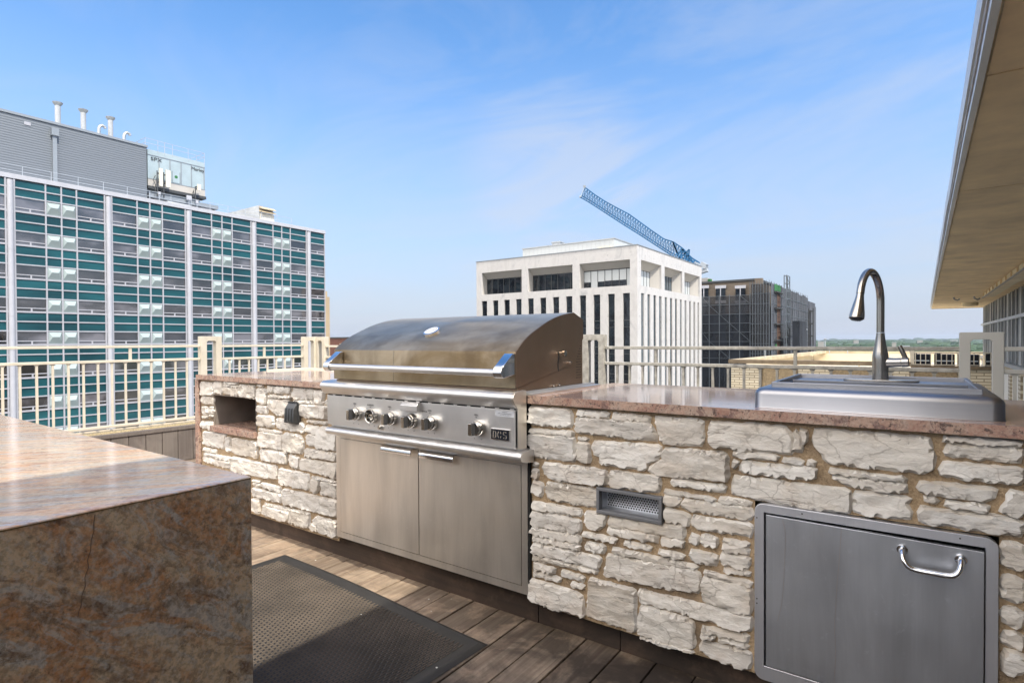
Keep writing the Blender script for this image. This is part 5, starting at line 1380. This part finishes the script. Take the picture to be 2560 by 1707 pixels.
# roof-edge railing
er = thing('railing', 'thin roof-edge guard rail on top of the teal block', 'railing', (FACE-1.2, 25, 16.8))
XRR = FACE-1.2
mb = MB()
for z in (LZ(.2300)+1.15, LZ(.2300)+.6): mb.obox((XRR, 6, z), (XRR, 45.6, z), .04, .04)
mb.build('rails', 'rail_galv', er)
mb = MB(); y = 6.
while y < 45.7: mb.obox((XRR, y, LZ(.2299)), (XRR, y, LZ(.2300)+1.15), .045, .045, (0, 1, 0)); y += 2.2
mb.build('posts', 'rail_galv', er)
# rooftop air handler
XU = FACE*1.05; p = at(320+1575*.17857, 320+1140*.17857, 'X', XU)
ah = thing('air_handler', 'grey rooftop air handler with a tilted louvred hood, far end of the teal block', 'air handler', (XU, .62*D, LZ(.23)))
ya, yb, yc = .5825*D, .6203*D, .6505*D
mb = MB(); mb.add([(XU-4.2, ya+.3, LZ(.23)), (XU, yb, LZ(.23)), (XU, yb, LZ(.2685)), (XU-4.2, ya+.3, LZ(.2545)), (XU-4.2, yc, LZ(.23)), (XU, yc, LZ(.23)), (XU, yc, LZ(.2660)), (XU-4.2, yc, LZ(.2520))],
    [(0, 1, 2, 3), (1, 5, 6, 2), (5, 4, 7, 6), (4, 0, 3, 7), (3, 2, 6, 7), (0, 4, 5, 1)])
mb.build('casing', 'galv', ah)
for z in (.2650, .2585): MB().prism([(XU+.02, LZ(z)+.1), (XU+.75, LZ(z)-.25), (XU+.75, LZ(z)-.33), (XU+.02, LZ(z)-.12)], 'Y', yb, yc).build('hood', 'coping_stone', ah)
MB().box(XU+.01, XU+.3, yb+.1, yc-.05, LZ(.2315), LZ(.252)).build('filter_box', 'antenna_cream', ah)
# tan tower seen past its right edge
tt = thing('tan_tower', 'slim tan stepped tower just past the right edge of the teal block', 'building', (-105, 80, -46))
X = -105.
def tan_box(pa, pb, pt, X, dpt=8):
    A = at(pa, pt, 'X', X); B = at(pb, pt, 'X', X); return X-dpt, X, A.y, B.y, A.z
xx0, xx1, yy0, yy1, zz1 = tan_box(790, 824, 740, X)
MB().box(xx0, xx1, yy0, yy1, -46, zz1).build('shaft', 'tower_tan', tt)
xx0, xx1, yy0, yy1, zz2 = tan_box(790, 818, 726, X-1, 6)
MB().box(xx0, xx1, yy0, yy1, zz1+.01, zz2).build('crown', 'tower_tan', tt)
# dark red building behind the hood's left shoulder
rb = thing('red_brick_building', 'low dark red brick building between the tan tower and the grill hood', 'building', (-95, 130, -46))
Y = 140.; A = at(822, 846, 'Y', Y); B = at(925, 838, 'Y', Y)
MB().box(A.x, B.x, Y, Y+20, -46, A.z).build('wall', 'red_brick', rb)
MB().box(A.x-.3, B.x, Y-.3, Y+20, A.z+.01, A.z+.5).build('parapet', 'beam_dark', rb)
c = at(850, 868, 'Y', Y); MB().box(c.x, c.x+6, Y-.2, Y-.01, c.z-4, c.z+1.5).build('sign_panel', 'coping_stone', rb)

# ================================================================== WHITE MARBLE BLOCK
DW = 72.0
wb = thing('marble_block', 'white marble office block with deep loggias over narrow dark window slits', 'building', (-44, 86, -46))
def WX(t): return t*DW
def WZ(t): return EYE+t*DW
x0, x1 = WX(-.8088), WX(-.4214); y0, y1 = DW, 1.395*DW; rec = 1.0
zt = WZ(.1778); zl0, zl1 = WZ(.1034), WZ(.1522); zs = WZ(.0890)
Lb = [(-.7934, -.6843), (-.668, -.56), (-.5442, -.4362)]
Rb = [(1.018, 1.124), (1.143, 1.253), (1.268, 1.380)]
sL = [(-.7939, -.7787), (-.762, -.7473), (-.7311, -.7162), (-.6997, -.685), (-.6684, -.6538), (-.6375, -.6229), (-.6063, -.5916), (-.5753, -.5606), (-.5436, -.5296), (-.5132, -.4985), (-.4817, -.4677), (-.4508, -.4365)]
sR = [(1.0181, 1.0326), (1.0495, 1.0637), (1.0808, 1.0946), (1.1114, 1.1257), (1.1439, 1.1571), (1.1748, 1.1886), (1.2058, 1.2188), (1.2375, 1.2504), (1.2691, 1.2818), (1.3013, 1.3138), (1.3326, 1.3448), (1.3635, 1.3746)]
TK = .30
mb = MB()
mb.box(x0+TK, x1-TK, y0, y0+TK, zl1, zt).box(x0+TK, x1-TK, y0, y0+TK, zs, zl0)          # frieze and belt, front
mb.box(x1-TK, x1, y0, y1, zl1, zt).box(x1-TK, x1, y0, y1, zs, zl0)
mb.box(x0, x0+TK, y0, y1, -46, zt)                                                   # left side wall
e = [x0+TK]+[v for a, b in Lb for v in (WX(a), WX(b))]+[x1-TK]
for a, b in zip(e[::2], e[1::2]): mb.box(a, b, y0, y0+TK, zl0, zl1)
e = [y0]+[v*DW for a, b in Rb for v in (a, b)]+[y1]
for a, b in zip(e[::2], e[1::2]): mb.box(x1-TK, x1, a, b, zl0, zl1)
e = [x0+TK]+[v for a, b in sL for v in (WX(a), WX(b))]+[x1-TK]
for a, b in zip(e[::2], e[1::2]): mb.box(a, b, y0, y0+TK, -46, zs)
e = [y0]+[v*DW for a, b in sR for v in (a, b)]+[y1]
for a, b in zip(e[::2], e[1::2]): mb.box(x1-TK, x1, a, b, -46, zs)
mb.box(x0+TK, x1-TK, y1-TK, y1, -46, zt)
# merge: piers share planes edge to edge
mb.build('wall', 'marble', wb, smooth=False)
MB().box(x0+.05, x1-.05, y0+.05, y1-.05, zt-.6, zt-.4).build('roof', 'marble_plain', wb)
MB().box(x0-.08, x1+.08, y0-.08, y0+.5, zt+.003, zt+.10).box(x1-.5, x1+.08, y0+.5, y1, zt+.003, zt+.10).build('coping', 'penthouse_metal', wb)
MB().box(x0+TK+.02, x1-rec-1.7, y0+rec+1.7, y1-TK-.02, zs-.4, zt-.61).build('upper_core', 'dark_void', wb)
MB().box(x0+TK+.02, x1-1.2, y0+1.2, y1-TK-.02, -46, zs-.41).build('lower_core', 'dark_void', wb)
# loggias: splayed head, straight reveals, glazing set back
zw1 = zl1-1.05
lg = MB()
for a, b in Lb:
    a, b = WX(a), WX(b)
    lg.add([(a, y0+TK, zl1), (b, y0+TK, zl1), (b, y0+rec+.6, zw1), (a, y0+rec+.6, zw1)], [(0, 1, 2, 3)])
    lg.add([(a, y0+TK, zl0), (b, y0+TK, zl0), (b, y0+rec+.6, zl0), (a, y0+rec+.6, zl0)], [(0, 3, 2, 1)])
    lg.add([(a, y0+TK, zl0), (a, y0+rec+.6, zl0), (a, y0+rec+.6, zl1), (a, y0+TK, zl1)], [(0, 1, 2, 3)])
    lg.add([(b, y0+TK, zl0), (b, y0+rec+.6, zl0), (b, y0+rec+.6, zl1), (b, y0+TK, zl1)], [(3, 2, 1, 0)])
for a, b in Rb:
    a, b = a*DW, b*DW; xi = x1-rec-.6; xo = x1-TK
    lg.add([(xo, a, zl1), (xo, b, zl1), (xi, b-.9, zw1), (xi, a, zw1)], [(3, 2, 1, 0)])
    lg.add([(xo, a, zl0), (xo, b, zl0), (xi, b-.9, zl0), (xi, a, zl0)], [(0, 1, 2, 3)])
    lg.add([(xo, a, zl0), (xi, a, zl0), (xi, a, zw1), (xo, a, zl1)], [(0, 1, 2, 3)])
    lg.add([(xo, b, zl0), (xi, b-.9, zl0), (xi, b-.9, zw1), (xo, b, zl1)], [(3, 2, 1, 0)])
lg.build('loggia_reveal', 'marble_plain', wb, smooth=False)
kinds = ['dark_pane', 'dark_pane', 'blind_grey']
for i, (a, b) in enumerate(Lb):
    a, b = WX(a), WX(b); yy = y0+rec+.45
    w = MB().box(a, b, yy, yy+.08, zl0, zw1+.2).build('loggia_window', 'dark_pane', wb)
    n = (7, 7, 7)[i]; m = MB()
    for k in range(n+1): x = a+(b-a)*k/n; m.box(x-.04, x+.04, yy-.06, yy-.001, zl0, zw1+.2)
    m.box(a, b, yy-.05, yy-.002, zl0, zl0+.1).box(a, b, yy-.05, yy-.002, zw1+.02, zw1+.12); m.build('glazing_bar', 'beam_dark', w)
    if i == 2:
        for k, h in enumerate((.62, 1.0, .62, .6, .6, .6, .95)): x = a+(b-a)*k/n; MB().box(x+.05, x+(b-a)/n-.05, yy-.03, yy-.003, zw1-(zw1-zl0)*h, zw1).build('blind', 'white_metal', w)
for i, (a, b) in enumerate(Rb):
    a, b = a*DW, b*DW-.9; xx = x1-rec-.5
    w = MB().box(xx-.08, xx, a, b, zl0, zw1+.15).build('loggia_window', 'blind_grey' if i == 1 else 'window_glass', wb)
    m = MB()
    for k in range(7): y = a+(b-a)*k/6; m.box(xx+.001, xx+.06, y-.04, y+.04, zl0, zw1+.15)
    m.build('glazing_bar', 'beam_dark', w)
    if i != 1:
        for k in (0, 2, 3, 4, 5): y = a+(b-a)*k/6; MB().box(xx+.001, xx+.03, y+.06, y+(b-a)/6-.06, zl0+.05, zw1).build('blind', 'white_metal', w)
fz = [WZ(.0890-.0514*k) for k in range(15)]
for a, b in sL:
    a, b = WX(a), WX(b); w = MB().box(a, b, y0+.22, y0+.28, -46, zs).build('slit_window', 'dark_pane', wb); m = MB()
    for z in fz[1:]:
        m.box(a, b, y0+.17, y0+.219, z-.05+.0, z+.05).box(a, b, y0+.17, y0+.219, z-.98, z-.90)
    m.build('glazing_bar', 'beam_dark', w)
for i, (a, b) in enumerate(sR):
    a, b = a*DW, b*DW; w = MB().box(x1-.26, x1-.20, a, b, -46, zs).build('slit_window', 'blind_grey' if i < 9 else 'dark_pane', wb); m = MB()
    for z in fz[1:]:
        m.box(x1-.199, x1-.15, a, b, z-.05, z+.05).box(x1-.199, x1-.15, a, b, z-.98, z-.90)
        if i in (2, 5, 6): m.box(x1-.199, x1-.14, a, b, z+1.1, z+1.2).box(x1-.199, x1-.14, a, a+.07, z, z+3.6).box(x1-.199, x1-.14, b-.07, b, z, z+3.6)
    m.build('glazing_bar', 'beam_dark', w)
# white penthouse on it
wp = thing('roof_penthouse', 'low white metal penthouse on the marble block roof', 'penthouse', (-50, 84, zt))
YP = DW*1.07; A = at(1306.8, 623, 'Y', YP); B = at(1535.9, 597.1, 'Y', YP); 
MB().box(A.x, B.x, YP, YP+17, zt-.39, B.z).build('wall', 'white_metal', wp)
MB().box(A.x-.1, B.x+.1, YP-.1, YP+17.1, B.z+.003, B.z+.16).build('roof_trim', 'galv', wp)
mb = MB(); x = A.x+.6
while x < B.x-.2: mb.box(x, x+.03, YP-.02, YP-.001, zt-.3, B.z-.1); x += .75
mb.build('panel_joint', 'galv', wp)
c = at(1180+822*.2551, 580+95*.2551, 'Y', YP+4); d = at(1180+822*.2551, 580+130*.2551, 'Y', YP+4)
o = MB().box(c.x-.75, c.x+.75, YP+4, YP+5.4, B.z, c.z-.2).box(c.x-.85, c.x+.85, YP+3.9, YP+5.5, c.z-.19, c.z).build('roof_vent', 'galv'); tag(o, 'small square grey vent on the white rooftop penthouse', 'vent')
c = at(1180+1312*.2551, 580+143*.2551, 'Y', YP-2)
o = MB().box(c.x-1., c.x+1., YP-2.6, YP-1.4, zt-.39, c.z).build('roof_hatch', 'antenna_cream'); tag(o, 'low beige hatch before the white rooftop penthouse', 'hatch')

# ================================================================== CRANE
cr = thing('tower_crane', 'blue lattice crane jib rising behind the marble block', 'crane', (-40, 118, -46))
YK = 120.0
def K(x, y, o=0): return at(1160+x*.39116, 440+y*.39116, 'Y', YK+o)
upc = [(775, 75), (838, 122), (905, 165), (978, 205), (1050, 242), (1128, 298), (1200, 350), (1280, 405), (1335, 420), (1400, 465), (1450, 520), (1505, 555)]
loc_ = [(750, 130), (810, 165), (872, 205), (950, 256), (1040, 314), (1130, 370), (1230, 435), (1330, 500), (1400, 530), (1450, 548), (1480, 556), (1515, 572)]
def samp(pl, t):
    L = [0]
    for a, b in zip(pl[:-1], pl[1:]): L.append(L[-1]+math.dist(a, b))
    s = t*L[-1]
    for i in range(len(pl)-1):
        if s <= L[i+1]+1e-6: f = (s-L[i])/(L[i+1]-L[i]); return (pl[i][0]+(pl[i+1][0]-pl[i][0])*f, pl[i][1]+(pl[i+1][1]-pl[i][1])*f)
    return pl[-1]
mb = MB(); NS = 46; T = []; B1 = []; B2 = []
for i in range(NS+1):
    u = samp(upc, i/NS); l = samp(loc_, i/NS); T.append(K(*u)); B1.append(K(l[0]-4, l[1]+8, -1.1)); B2.append(K(l[0]+2, l[1]-5, 1.1))
for i in range(NS):
    for C_, w in ((T, .26), (B1, .22), (B2, .22)): mb.obox(C_[i], C_[i+1], w, w)
    mb.obox(B1[i], B2[i], .12, .12, (0, 1, .3)); mb.obox(T[i], B1[i], .12, .12, (0, 1, .3)); mb.obox(T[i+1], B1[i], .12, .12, (0, 1, .3)); mb.obox(T[i], B2[i+1], .10, .10, (0, 1, .3)); mb.obox(B1[i], B2[i+1], .10, .10, (0, 1, .3))
mb.build('jib', 'crane_blue', cr, smooth=False)
mb = MB(); mb.obox(T[0], K(770, 68), .25, .25); mb.obox(K(770, 68), B1[0], .12, .12, (0, 1, .2)); mb.obox(B1[0], K(742, 132, -1), .4, .4); mb.tube([K(770, 68, -.3), K(770, 68, .3)], .35, 12)
mb.build('jib_head', 'crane_grey', cr)
mb = MB(); P = [(1400, 468), (1378, 528), (1430, 560), (1470, 556), (1335, 420), (1368, 500), (1440, 470)]
for a, b in ((0, 1), (0, 2), (0, 3), (1, 2), (4, 1), (4, 5), (5, 0), (1, 6), (6, 2)): mb.obox(K(*P[a], -.6), K(*P[b], -.6), .28, .28); mb.obox(K(*P[a], .6), K(*P[b], .6), .28, .28)
mb.build('a_frame', 'crane_blue', cr)
p0 = K(1365, 520); mb = MB()
for dx_ in (-1, 1):
    for dy_ in (-1, 1): mb.obox((p0.x+dx_, YK+dy_, -46), (p0.x+dx_, YK+dy_, p0.z), .2, .2, (0, 1, 0))
for k in range(28):
    z = -46+k*2.2
    if z+2.2 < p0.z:
        for dy_ in (-1, 1): mb.obox((p0.x-1, YK+dy_, z), (p0.x+1, YK+dy_, z+2.2), .1, .1)
mb.build('mast', 'crane_blue', cr)
mb = MB(); a = K(1495, 560); b = K(1552, 575); mb.obox(K(1480, 556), K(1552, 590), 1.8, .5); mb.obox(K(1520, 560), K(1550, 578), 1.6, .8); mb.obox(K(1530, 595), K(1536, 618), 1.2, 1.6)
mb.build('counterweight', 'crane_grey', cr)

# ================================================================== SCAFFOLDED BUILDING
sb = thing('scaffolded_building', 'brick building wrapped in dark netting and scaffolding', 'building', (-25, 130, -46))
YQ = 115.0
def Q(x, y, Y=YQ): return at(1740+x*.15309, 660+y*.15309, 'Y', Y)
cT = Q(1200, 290); xr = cT.x; zr1 = Q(600, 275).z; xl = -60
rT = at(1740+1810*.15309, 660+575*.15309, 'X', xr)   # far end of the right face
yfar = rT.y
mb = MB().box(xl, xr-2.5, YQ+2.2, yfar, -46, zr1); mb.build('wall', 'tan_brick', sb)
mb = MB().box(xl, xr-2.6, YQ+2.0, YQ+2.18, -46, Q(500, 660, YQ+2).z); mb.build('lower_wall', 'rust_brick', sb)
MB().box(xl, xr-2.3, YQ+1.9, yfar, zr1+.01, zr1+.4).build('parapet', 'beam_dark', sb)
for i, (xa, xb) in enumerate(((60, 205), (328, 483), (648, 808))):
    for j, (za, zb2) in enumerate(((405, 625), (650, 810))):
        p = Q(xa, za, YQ+2); q = Q(xb, zb2, YQ+2); w = MB().box(p.x, q.x, YQ+1.8, YQ+1.98, q.z, p.z).build('window', 'dark_pane', sb)
        MB().box(p.x-.1, q.x+.1, YQ+1.7, YQ+1.97, p.z+.01, p.z+.6).box((p.x+q.x)/2-.08, (p.x+q.x)/2+.08, YQ+1.72, YQ+1.799, q.z, p.z).build('lintel', 'column_white', w)
bl = Q(920, 300); b2 = Q(1060, 300)
MB().box(bl.x+.2, b2.x, YQ+1.0, YQ+2.19, Q(1000, 460).z, zr1+.3).build('bay', 'tan_brick', sb)
# scaffold tubes
sc_ = MB(); zrows = [Q(500, y).z for y in (520, 665, 820, 970, 1115, 1265, 1400, 1540)]; xcols = [Q(x, 900).x for x in (100, 215, 380, 545, 712, 885, 1060, 1200)]
for z in zrows: sc_.obox((xl, YQ, z), (xr, YQ, z), .07, .07); sc_.obox((xr+.32, YQ, z), (xr+.32, yfar, z), .08, .08)
for x in xcols: sc_.obox((x, YQ, -46), (x, YQ, zrows[1]+2), .10, .10, (0, 1, 0))
for i in range(len(xcols)-1):
    for j in range(len(zrows)-1):
        if (i*3+j*5) % 4 == 0: sc_.obox((xcols[i], YQ+.1, zrows[j]), (xcols[i+1], YQ+.1, zrows[j+1]), .06, .06)
y = YQ
while y < yfar: sc_.obox((xr+.32, y, -46), (xr+.32, y, zr1-.5), .10, .10, (1, 0, 0)); y += 2.6
for x in [xcols[5]+(xr-xcols[5])*k/7 for k in range(8)]: sc_.obox((x, YQ-.25, -46), (x, YQ-.25, zrows[0]+2.6), .07, .07, (0, 1, 0))
z = zrows[0]+2
while z > -20: sc_.obox((xcols[5], YQ-.25, z), (xr, YQ-.25, z), .06, .06); z -= 1.9
sc_.build('scaffold', 'scaf_tube', sb, smooth=False)
# netting sheets, real thickness
MB().box(xl, Q(900, 900).x, YQ+.35, YQ+.38, -46, Q(400, 815).z).build('front_net', 'net_dense', sb)
MB().box(xl, Q(900, 900).x, YQ+.36, YQ+.39, Q(400, 815).z+.02, Q(400, 530).z).build('upper_net', 'net_light', sb)
MB().box(Q(900, 900).x+.05, xr, YQ-.15, YQ-.12, -46, Q(1000, 330).z).box(Q(900, 900).x+.05, xr, YQ+.6, YQ+.63, -46, Q(1000, 470).z).build('corner_net', 'net_light', sb)
MB().box(Q(920, 900).x, xr-.3, YQ+.9, YQ+.93, -46, Q(1000, 600).z).build('corner_shadow_net', 'net_dense', sb)
top_pts = []
n = 14; mb = MB(); vs = []
for i in range(n+1):
    y = YQ+(yfar-YQ)*i/n; z = zr1-.6-.5*abs(math.sin(i*2.1))
    vs += [(xr+.2, y, -46), (xr+.2, y, z), (xr+.26, y, z), (xr+.26, y, -46)]
mb.add(vs, [(4*i+a, 4*i+(a+1) % 4, 4*i+4+(a+1) % 4, 4*i+4+a) for i in range(n) for a in range(4)]); mb.build('side_net', 'net_side', sb, smooth=False)
# open strip by the corner: green sheeting and rusty brick behind ledgers
gy0 = at(1740+1250*.15309, 760, 'X', xr).y; gy1 = at(1740+1345*.15309, 760, 'X', xr).y; gm = (gy0+gy1)/2
zg = at(1934, 660+330*.15309, 'X', xr).z; zg2 = at(1934, 660+450*.15309, 'X', xr).z
MB().box(xr+.35, xr+.42, gy0, gy1, zg2, zg).build('green_sheet', 'green_sheet', sb)
mb = MB().box(xr+.35, xr+.40, gm-.5, gy1-.1, -46, zg2-.5); mb.build('brick_strip', 'rust_brick', sb)
mb = MB(); z = zg2-.5; rgn = random.Random(5)
while z > -40:
    h = rgn.uniform(.8, 3.2)
    if rgn.random() < .6: mb.box(xr+.33, xr+.38, gy0+.4+rgn.uniform(0, .7), gm-.52-rgn.uniform(0, .4), z-h, z)
    z -= h+rgn.uniform(.2, 2.5)
mb.build('green_strip', 'green_sheet', sb)
mb = MB(); z = zg2
while z > -30: mb.box(xr+.43, xr+.9, gy0-.4, gy1+.6, z-.25, z); z -= 3.1
mb.build('ledger', 'beam_dark', sb)
# second mass further right
X2 = at(2041, 762, 'Y', yfar+18).x-.3; A2 = at(2017, 752, 'Y', yfar+4)
MB().box(xr-4, X2, yfar+4, yfar+18, -46, A2.z).build('rear_wing', 'net_side', sb)
MB().box(X2+.1, X2+.2, yfar+3.6, yfar+18, -46, A2.z-1).box(xr+.5, X2, yfar+3.6, yfar+3.7, -46, A2.z-2.5).build('rear_net', 'net_side', sb)
mb = MB(); a_ = at(2022, 800, 'Y', yfar+3).x; b_ = at(2033, 800, 'Y', yfar+3).x
for x in (a_, b_): mb.obox((x, yfar+3, -46), (x, yfar+3, A2.z-2), .25, .25, (0, 1, 0))
z = A2.z-3
while z > -40: mb.box(a_, b_, yfar+2.9, yfar+3.1, z, z+.35); z -= 3.2
mb.build('stair_scaffold', 'beam_dark', sb)
# plant box top left
p = Q(95, 232, YQ+10); q = Q(190, 290, YQ+10); 
o = MB().box(p.x-1, q.x, YQ+10, YQ+14, zr1, p.z).build('stair_head', 'marble_plain'); tag(o, 'pale stair head on the netted building roof beside the marble block', 'stair head')
p = Q(195, 245, YQ+9.8); q = Q(235, 285, YQ+9.8); o = MB().box(p.x, q.x, YQ+9.8, YQ+11, zr1, p.z).build('green_tarp', 'green_sheet'); tag(o, 'small bright green tarp beside the pale stair head', 'tarp')
# hoist mast
hm = thing('hoist_mast', 'slender lattice hoist mast standing above the netted side wall', 'hoist', (xr+3, YQ+14, -46))
XM = xr+1.6; c = at(1740+1440*.15309, 660+185*.15309, 'X', XM); d = at(1740+1495*.15309, 660+185*.15309, 'X', XM)
mb = MB()
for y in (c.y, d.y):
    for xx in (XM, XM+.4): mb.obox((xx, y, -46), (xx, y, c.z), .16, .16, (0, 1, 0))
z = c.z
while z > -20: mb.obox((XM, c.y, z), (XM, d.y, z), .12, .12); mb.obox((XM+.4, c.y, z), (XM+.4, d.y, z), .12, .12); mb.obox((XM+.4, c.y, z), (XM+.4, d.y, z-1.5), .07, .07); z -= 1.5
mb.build('mast', 'scaf_tube', hm)
z = at(1960, 660+930*.15309, 'X', XM).z
MB().box(XM+1.3, XM+2.6, c.y+1, d.y+6, z-20, z).build('hoist_cage', 'net_dense', hm)
# little platform arm
p = at(1740+1590*.15309, 660+1095*.15309, 'X', XM); q = at(1740+1810*.15309, 660+1088*.15309, 'X', XM)
ar = thing('loading_arm', 'small pale loading arm sticking out of the netted side wall', 'arm', (XM, p.y, p.z))
mb = MB().box(XM-.1, XM+.3, p.y, p.y+3, p.z-1, p.z+.4); mb.obox((XM, p.y, p.z+.5), (XM, q.y, q.z+.3), .25, .25); mb.build('platform', 'pipe_white', ar)

# ================================================================== LAND
mb = MB(); n = 72; rad = [0, 60, 200, 600, 1500, 3000, 6000, 12000, 26000]
vs = []; 
for r_ in rad:
    for i in range(n):
        a = 2*math.pi*i/n; vs.append((r_*math.cos(a), r_*math.sin(a), -46-.0000002*r_*r_*0))
fs = [(a*n+i, a*n+(i+1) % n, (a+1)*n+(i+1) % n, (a+1)*n+i) for a in range(len(rad)-1) for i in range(n)]
mb.add(vs, fs); o = mb.build('ground', 'land'); tag(o, None, None, kind='structure')
o = MB().box(-67, 60, 4.9, 24, -45.99, -45.9).box(-67, -7, -60, 120, -45.98, -45.91).build('road', 'asphalt'); tag(o, None, None, kind='structure')
# rolling far woods: ranks of rough crowns
mb = MB(); rf = random.Random(9)
def ridge(y, h, step):
    x = -y*1.1; 
    while x < y*.35:
        w = step*rf.uniform(.8, 1.6); hh_ = h*rf.uniform(.5, 1.25)*(1+.5*noise.noise(Vector((x/y*9, y*.001, 0))))
        yy = y+rf.uniform(-.06, .06)*y; nn = 6; b = len(mb.v)
        for k in range(nn): a = k*2*math.pi/nn; mb.v.append((x+w*.6*math.cos(a), yy+w*.6*math.sin(a), -46))
        for k in range(nn): a = k*2*math.pi/nn+.4; mb.v.append((x+w*.4*math.cos(a), yy+w*.4*math.sin(a), -46+hh_*rf.uniform(.6, .9)))
        mb.v.append((x, yy, -46+hh_))
        for k in range(nn):
            k2 = (k+1) % nn; mb.f.append((b+k, b+k2, b+nn+k2, b+nn+k)); mb.f.append((b+nn+k, b+nn+k2, b+2*nn)); mb.mi += [0, 0]
        x += w*.8
for y, h, st_ in ((1300, 13, 22), (1700, 14, 26), (2100, 14, 30), (2600, 15, 36), (3200, 15, 42), (4000, 16, 52), (5200, 18, 66), (7000, 24, 90), (9500, 34, 120), (13000, 46, 170), (18000, 60, 240)): ridge(y, h, st_)
o = mb.build('woods', 'woods', smooth=False); tag(o, 'rolling green woods stretching to the horizon', 'woods', kind='stuff')
# scattered pale buildings out there
fl = ['long low pale building in the far woods, left of the water tower', 'pale block in the far woods near the horizon, left of the faucet', 'low white shed in the far woods, just right of the faucet', 'pale flat building in the far woods, above the neighbouring rail', 'small white building far off, right of the faucet lever', 'pale hall on the horizon near the hoop post']
for i, (px, py, w_, h_, Yd) in enumerate(((2052, 853, 28, 9, 3600), (2140, 849.5, 40, 14, 6500), (2235, 855, 16, 8, 3000), (2265, 864, 12, 6, 1500), (2300, 850, 35, 12, 5600), (2385, 849.5, 60, 16, 7000))):
    c = at(px, py, 'Y', Yd); t = thing('far_building', fl[i], 'building', (c.x, Yd, -46), 'far buildings in the woods')
    MB().box(c.x-w_/2, c.x+w_/2, Yd, Yd+30, -46, c.z-h_*.25).build('walls', 'city_wall', t); MB().box(c.x-w_/2-1, c.x+w_/2+1, Yd-1, Yd+31, c.z-h_*.25+.01, c.z-h_*.1).build('roof', 'column_white', t)
c = at(2063, 849, 'Y', 2600); wt = thing('water_tower', 'tiny white water tower far off right of the netted building', 'water tower', (c.x, 2600, -46))
MB().tube([(c.x, 2600, -46), (c.x, 2600, c.z)], 1.6, 10).build('stem', 'column_white', wt); MB().tube([(c.x, 2600, c.z-1), (c.x, 2600, c.z+1), (c.x, 2600, c.z+4), (c.x, 2600, c.z+5.5)], [2, 6, 6, 2], 14).build('tank', 'column_white', wt)

# ================================================================== AIR
HZ = 3.2e-5
m = bpy.data.materials.new('haze'); m.use_nodes = True; t = m.node_tree; t.nodes.clear()
o_ = t.nodes.new('ShaderNodeOutputMaterial'); v_ = t.nodes.new('ShaderNodeVolumePrincipled'); t.links.new(v_.outputs[0], o_.inputs['Volume'])
v_.inputs['Color'].default_value = (.78, .88, 1, 1); v_.inputs['Density'].default_value = HZ; v_.inputs['Anisotropy'].default_value = .2; MATS['haze'] = m
if HZ > 0:
    o = MB().box(-27000, 27000, -27000, 27000, -47.5, 130).build('haze', 'haze'); tag(o, 'pale air between here and the horizon', 'haze', kind='stuff')
